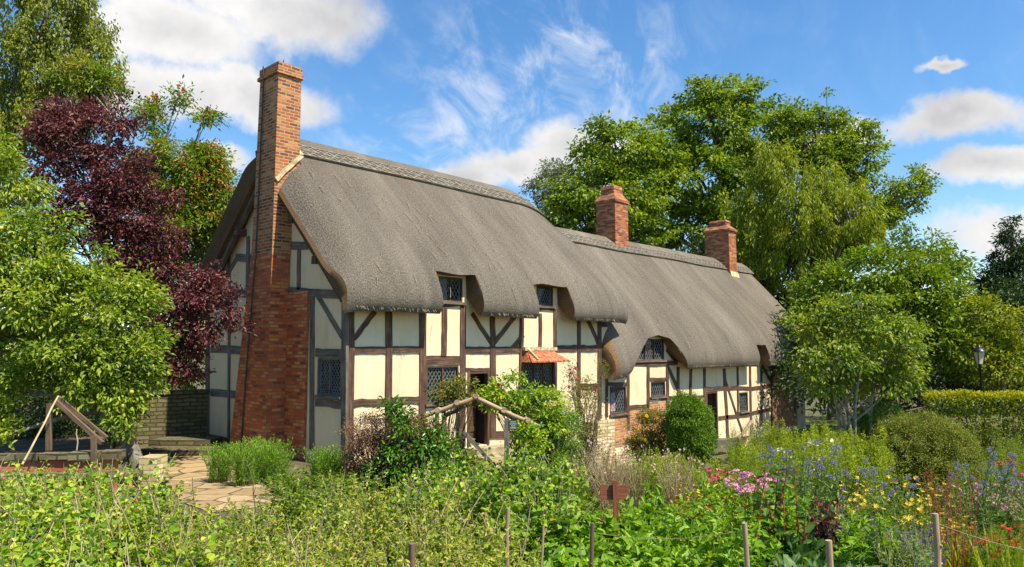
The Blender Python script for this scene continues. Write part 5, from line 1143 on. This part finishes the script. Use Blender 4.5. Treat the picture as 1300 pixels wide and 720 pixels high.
bush('rose_bush', 'straggling climbing rose with pink blooms between the hood and the thatch', 'rose', 19.4, [(735, 495, 22, 24), (725, 470, 10, 22), (752, 500, 14, 30), (742, 540, 22, 30), (730, 570, 16, 20), (755, 560, 12, 24), (765, 470, 8, 14)], 742, 'leaf_rose', .05, .5, .13, 11, .8, detail=4, shell=.25, extra=[('bloom', 'petal_rose_pink', .07, .055)])
bush('climbing_rose', 'leafy rose rambling over the rustic log arch below the tiled hood', 'rose', 13.8, [(640, 498, 26, 14), (668, 508, 24, 12), (690, 510, 24, 18), (625, 505, 14, 10), (655, 480, 6, 14), (700, 540, 22, 24), (672, 545, 16, 22), (668, 575, 16, 22), (655, 520, 16, 10), (676, 565, 14, 28, -1.0), (664, 548, 12, 14, -1.0)], 690, 'leaf_bean', .075, .55, .14, 15, 1.1, detail=6, shell=.3, extra=[('bloom', 'petal_red', .02, .05)])
bush('climbing_rose', 'leafy rose on the left shoulder of the log arch below the low window', 'rose', 13.9, [(575, 495, 18, 12), (597, 500, 14, 9), (560, 505, 14, 10), (585, 487, 14, 9)], 565, 'leaf_rose', .065, .5, .13, 14, 1.1, detail=6, shell=.3)
bush('dome_bush', 'broad clipped dome of olive green box', 'topiary', 16.5, [(1172, 560, 50, 30), (1150, 570, 34, 30), (1195, 572, 34, 30), (1172, 580, 60, 26), (1172, 605, 58, 36), (1140, 600, 34, 34), (1205, 600, 34, 34)], 1172, 'leaf_dome', .035, .5, .09, 34, 2.0, detail=4, shell=.93, flat=1.)
bush('round_bush', 'dark rounded shrub behind the clipped dome', 'bush', 20, [(1120, 535, 28, 26), (1105, 550, 24, 24)], 1120, 'leaf_yew', .06, .4, .13, 24, 1.4, detail=4, shell=.8)
def hedge_box(name, label, pa, pb, dist_a, dist_b, ztop, depth, leafmat, n):
    a, b = gat(pa, dist_a), gat(pb, dist_b); Ln = np.linalg.norm((b - a)[:2]); T = (b - a) / Ln; T[2] = 0; Nn = np.array([T[1], -T[0], 0]); zb = min(a[2], b[2]); G = Geo()
    f = RNG.random(n); side = RNG.random(n); u = RNG.random(n) * Ln; zz = zb + (ztop - zb) * RNG.random(n); P = a + T * u[:, None]; P[:, 2] = zz; O = np.tile(Nn, (n, 1)).astype(float)
    top = side < .35; P += Nn * (depth / 2) * np.where(side < .75, 1, -1)[:, None]; O[side >= .75] *= -1
    P[top] = (a + T * u[top][:, None]) + Nn * RNG.uniform(-.5, .5, top.sum())[:, None] * depth; P[top, 2] = ztop; O[top] = (0, 0, 1)
    lump = .07 * np.sin(P[:, 0] * 3.1 + P[:, 2] * 2) * np.sin(P[:, 1] * 2.7 + P[:, 2] * 3.3) + RNG.normal(0, .05, n); P += O * lump[:, None]
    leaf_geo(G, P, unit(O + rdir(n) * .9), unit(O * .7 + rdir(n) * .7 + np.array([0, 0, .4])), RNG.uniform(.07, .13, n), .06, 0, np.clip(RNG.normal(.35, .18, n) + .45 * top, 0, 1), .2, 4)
    t = thing(name, label, 'hedge', a); 
    for i in range(len(G.V)): G.V[i] = G.V[i] - a
    G.obj('foliage', leafmat, t); S = Geo()
    for k in range(int(Ln / .5)): c = T * (k * .5 + .2); S.tube([c + np.array([0, 0, -.1]), c + rdir(1, 0)[0] * .1 + np.array([0, 0, (ztop - zb) * .8])], .025, 5)
    S.obj('stem', 'bark', t)
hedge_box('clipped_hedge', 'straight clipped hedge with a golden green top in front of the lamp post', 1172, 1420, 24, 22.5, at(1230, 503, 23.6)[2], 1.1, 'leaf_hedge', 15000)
# ------------------------------------------------------------------ walls, posts and other garden things
def block_wall(name, label, cat, a, b, z0, z1, th, mat, cap=None, capmat=None):
    """a straight wall from a to b (plan points) with a slightly uneven coping"""
    a = np.array(a[:2]); b = np.array(b[:2]); T = b - a; Ln = np.linalg.norm(T); T /= Ln; t = thing(name, label, cat, (a[0], a[1], z0), math.atan2(T[1], T[0]))
    G = Geo(); n = max(2, int(Ln / .5)); xs = np.linspace(0, Ln, n + 1)
    for i in range(n): G.hexa([(xs[i], -th / 2, 0), (xs[i + 1], -th / 2, 0), (xs[i + 1], th / 2, 0), (xs[i], th / 2, 0), (xs[i], -th / 2 + .01, z1 - z0), (xs[i + 1], -th / 2 + .01, z1 - z0), (xs[i + 1], th / 2 - .01, z1 - z0), (xs[i], th / 2 - .01, z1 - z0)])
    G.obj('wall_body', mat, t)
    if cap:
        G = Geo(); x = 0.
        while x < Ln: w_ = RNG.uniform(.3, .6); G.box((x + w_ / 2, RNG.normal(0, .006), z1 - z0 + cap / 2 + .003), (w_ - .012, th + .08, cap * RNG.uniform(.85, 1.15)), 0, None, .012); x += w_
        G.obj('coping', capmat or mat, t)
    return t
block_wall('stone_wall', 'mossy coursed stone garden wall meeting the back corner of the gable', 'wall', at(110, 500, 18.0), at(263, 500, 19.4), -.5, 1.28, .35, 'mossy_stone_shaded', .09, 'mossy_stone_shaded')
block_wall('bed_wall', 'upper red tiled edge of the raised bed with a mossy stone top', 'bed edging', at(-90, 560, 11.5), at(150, 560, 12.0), -.3, .66, .16, 'red_block', .11, 'mossy_stone_shaded')
block_wall('bed_wall', 'lower red tiled edge of the raised bed with a mossy stone top', 'bed edging', at(-90, 580, 10.9), at(140, 580, 11.4), -.3, .43, .16, 'red_block', .11, 'mossy_stone_shaded')
G = Geo(); q = [at(-90, 560, 11.55), at(150, 560, 12.05), at(120, 560, 18.0), at(-160, 560, 17.6)]; G.add([(p[0], p[1], .62) for p in q], [(0, 1, 2, 3)]); tag(G.obj('soil', 'soil'), None, None, None, 'structure')
p = at(195, 580, 13.4); block_wall('stone_pier', 'short pale stone pier at the end of the raised bed', 'pier', p - RT * .16, p + RT * .16, -.3, .50, .42, 'cotswold_stone')
st = thing('garden_step', 'two long mossy stone slabs stepping up beside the gable', 'steps', gat(232, 17.6))
for k in range(2):
    p = gat(235 + 6 * k, 17.2 + .7 * k); G = Geo(); G.box((0, 0, 0), (1.7 - .25 * k, .8, .16), 0, np.column_stack([RT, FW, [0, 0, 1]]), .012); o = G.obj('step', 'mossy_stone_shaded', st); o.location = Vector(p - np.array(st.location)) + Vector((0, 0, .06 + .14 * k))
def pole(G, p, q, r, n=8, taper=.85, k=6, wob=.008):
    p, q = np.array(p), np.array(q); t = np.linspace(0, 1, k)[:, None]; c = p + (q - p) * t + RNG.normal(0, wob, (k, 3)); c[0], c[-1] = p, q; G.tube(c, np.linspace(r, r * taper, k), n)
def sq(G, p, q, w_, nrm=None): G.bar(p, q, w_, w_ * .8, -FW if nrm is None else nrm, 0, 4, .003)
# timber prop over the raised bed
t = thing('timber_prop', 'weathered timber prop of post and twin sloping rails over the raised bed', 'prop', gat(62, 12.1))
B_ = np.array(t.location)
for nm, a, b, w_ in (('post', at(62, 572, 12.1), at(63, 512, 12.1), .075), ('rail', at(70, 509, 12.05), at(130, 563, 11.7), .065), ('rail', at(74, 504, 12.3), at(136, 556, 12.1), .05), ('post', at(119, 606, 10.75), at(119, 553, 10.75), .065)):
    G = Geo(); sq(G, a - B_, b - B_, w_); G.obj(nm, 'oak_brown', t)
def solo(name, label, cat, G, mat, base, group=None):
    for i in range(len(G.V)): G.V[i] = G.V[i] - base
    o = G.obj(name, mat); o.location = base; return tag(o, label, cat, group)
G = Geo(); pole(G, at(28, 590, 10.8), at(74, 503, 11.9), .016); solo('bamboo_cane', 'long pale cane leaning against the timber prop', 'cane', G, 'cane', gat(28, 10.8))
G = Geo(); pole(G, at(97, 575, 12.1), at(97.5, 545, 12.1), .012); solo('bamboo_cane', 'short upright pale cane stuck in the raised bed', 'cane', G, 'cane', gat(97, 12.1))

# rustic arch
t = thing('rustic_arch', 'rustic arch of peeled poles over the garden path', 'arch', gat(610, 13.6)); B_ = np.array(t.location)
F1, F2 = 13.1, 14.2
parts = [('rafter', at(538, 529, F1), at(606, 504, F1), .042), ('rafter', at(600, 503, F1), at(685, 542, F1), .042), ('rafter', at(562, 530, F2), at(608, 508, F2), .042), ('rafter', at(604, 508, F2), at(670, 540, F2), .042),
         ('cross_pole', at(604, 503, F1 - .25), at(606, 506, F2 + .3), .042), ('cross_pole', at(580, 511, F1 - .2), at(584, 513, F2 + .3), .05), ('cross_pole', at(555, 521, F1 - .2), at(562, 522, F2 + .3), .05), ('cross_pole', at(640, 521, F1 - .2), at(640, 521, F2 + .3), .05), ('cross_pole', at(671, 534, F1 - .3), at(662, 533, F2 + .3), .05)]
for px, d, yt in ((555, F1, 525), (581, F2, 524), (672, F1, 538), (660, F2, 537)): parts.append(('post', gat(px, d) - np.array([0, 0, .2]), at(px, yt, d), .042))
for nm, a, b, r in parts: G = Geo(); pole(G, a - B_, b - B_, r, 9, .92); G.obj(nm, 'pine_pole', t)
# handrail at the steps
t = thing('hand_rail', 'grey wooden handrail with a sloping bar beside the front door steps', 'handrail', gat(600, 15.4)); B_ = np.array(t.location)
for nm, a, b, w_ in (('post', gat(587, 15.4), at(587, 545, 15.4), .11), ('rail', at(589, 549, 15.35), at(628, 592, 14.6), .075), ('brace', at(589, 570, 15.35), at(602, 588, 15.1), .06)): G = Geo(); sq(G, a - B_, b - B_, w_); G.obj(nm, 'oak_grey', t)
t = thing('notice_post', 'grey post with a small dark green notice beside the front door', 'sign', gat(643, 12.0)); B_ = np.array(t.location)
G = Geo(); sq(G, np.zeros(3), at(643.5, 531, 12.0) - B_, .085); G.obj('post', 'oak_grey', t)
G = Geo(); c = at(651.5, 539.5, 11.97) - B_; M3 = np.column_stack([RT, FW, [0, 0, 1]]); G.box(c, (.145, .02, .16), 0, M3); b_ = G.obj('notice_board', 'sign_green', t)
G = Geo()
for k, w_ in enumerate((.09, .11, .07, .10)): G.box(c + np.array([0, 0, .048 - .032 * k]) - FW * .012, (w_, .004, .009), 0, M3)
G.obj('lettering', 'sign_letter', b_)
# arrow sign
p = gat(780, 8.3); t = thing('arrow_sign', 'back of a brown wooden arrow sign on a short post among the plants', 'sign', p); G = Geo()
c = at(780, 625, 8.3) - p; hw, hh = .16, .078
out = [(-hw, -hh), (hw * .75, -hh), (hw, -hh * .1), (hw * .78, hh), (-hw, hh)]
V = [c + RT * x + np.array([0, 0, z]) + FW * y for y in (-.014, .014) for x, z in out]; G.add(V, [(0, 1, 2, 3), (5, 8, 7, 6)]); G.add(V, [(0, 3, 4), (5, 9, 8)]); G.add(V, [(i, i + 5, (i + 1) % 5 + 5, (i + 1) % 5) for i in range(5)]); G.obj('board', 'sign_wood', t)
G = Geo(); sq(G, np.zeros(3), c - FW * .04 + np.array([0, 0, .14]), .05); G.obj('post', 'sign_wood', t)
# stakes and string
STK = []
for px, py, d, r, bx, lb in ((945, 664, 5.0, .020, 951, 'brown stake among the bright green vegetables, tied to the sagging string'), (1052, 686, 4.7, .024, 1056, 'short thick brown stake cut flat above the dark leafy herbs'), (1187, 652, 4.9, .022, 1174, 'leaning pale stake at the right with a string tied to its top'),
                         (645, 645, 6.0, .018, 641, 'knotted thin stake standing between the peas and the vegetables'), (523, 690, 5.3, .026, 522, 'stubby dark stake low among the yellowing peas'), (752, 664, 5.6, .018, 746, 'dark stake with a frayed whitish top in front of the squash leaves'), (690, 668, 5.9, .010, 676, 'thin forked twig standing beside the knotted stake')):
    b = gat(bx, d); a = at(px, py, d); G = Geo(); pole(G, b - np.array([0, 0, .15]), a, r, 8, .9, 7, .006)
    for k in range(3): f = RNG.uniform(.3, .9); q = b + (a - b) * f; G.tube([q, q + rdir(1, .3)[0] * (r + .012)], r * .45, 5)
    solo('stake', lb, 'stake', G, 'oak_brown' if px in (752, 523) else 'pine_pole', b); STK.append(a)
def strg(label, a, b, sag):
    t = np.linspace(0, 1, 14)[:, None]; c = a + (b - a) * t; c[:, 2] -= sag * np.sin(np.pi * t[:, 0]); G = Geo(); G.tube(c, .0018, 4); solo('string', label, 'string', G, 'string', a)
strg('thin string running right from the leaning stake', STK[2] - np.array([0, 0, .06]), at(1345, 705, 5.2), .03)
strg('thin sagging string between the vegetable stakes', STK[5] - np.array([0, 0, .07]), STK[0] - np.array([0, 0, .05]), .05)
# lamp post
p = gat(1243, 25.6); t = thing('lamp_post', 'black lamp post with a tapered glass lantern behind the clipped hedge', 'street lamp', p); zl = at(1243, 462, 25.6)[2] - p[2]
G = Geo(); G.lathe([(0, -.1), (.11, -.1), (.11, .35), (.07, .45), (.055, .5), (.04, 1.2), (.035, zl - .12), (.06, zl - .1), (.035, zl - .05), (.07, zl), (0, zl)], (0, 0, 0), 12); G.obj('post', 'black_iron', t)
G = Geo(); lw0, lw1, lh = .11, .19, .42; G.lathe([(0, zl), (lw0 * .9, zl), (lw1 * .93, zl + lh), (0, zl + lh)], (0, 0, 0), 4, smooth=False); lan = G.obj('lantern', 'lamp_glass', t)
G = Geo()
for k in range(4): a = k * math.pi / 2; G.tube([(lw0 * math.cos(a), lw0 * math.sin(a), zl), (lw1 * math.cos(a), lw1 * math.sin(a), zl + lh)], .014, 4)
G.obj('lantern_frame', 'black_iron', lan)
G = Geo(); G.lathe([(lw1 + .05, zl + lh), (lw1 + .04, zl + lh + .03), (.10, zl + lh + .15), (.06, zl + lh + .17), (.05, zl + lh + .22), (.015, zl + lh + .25), (.02, zl + lh + .30), (0, zl + lh + .34)], (0, 0, 0), 8); G.obj('lantern_cap', 'black_iron', lan)
# rail by the far door
t = thing('hand_rail', 'rough wooden handrail with two sloping bars before the far door', 'handrail', gat(938, 22.5)); B_ = np.array(t.location)
for nm, a, b, w_ in (('post', gat(938, 22.5), at(938, 556, 22.5), .10), ('post', gat(953, 23.4), at(953, 534, 23.4), .09), ('rail', at(937, 558, 22.45), at(954, 535, 23.35), .08), ('rail', at(939, 573, 22.5), at(955, 552, 23.35), .08)): G = Geo(); sq(G, a - B_, b - B_, w_); G.obj(nm, 'pine_pole', t)
t = thing('door_threshold', 'weathered timber ledge under the far door', 'ledge', gat(912, 24.5)); B_ = np.array(t.location); G = Geo(); G.bar(at(905, 563, 24.3) - B_, at(931, 562, 25.0) - B_, .28, .35, -FW, 0, 3, .004); G.obj('plank', 'oak_grey', t)
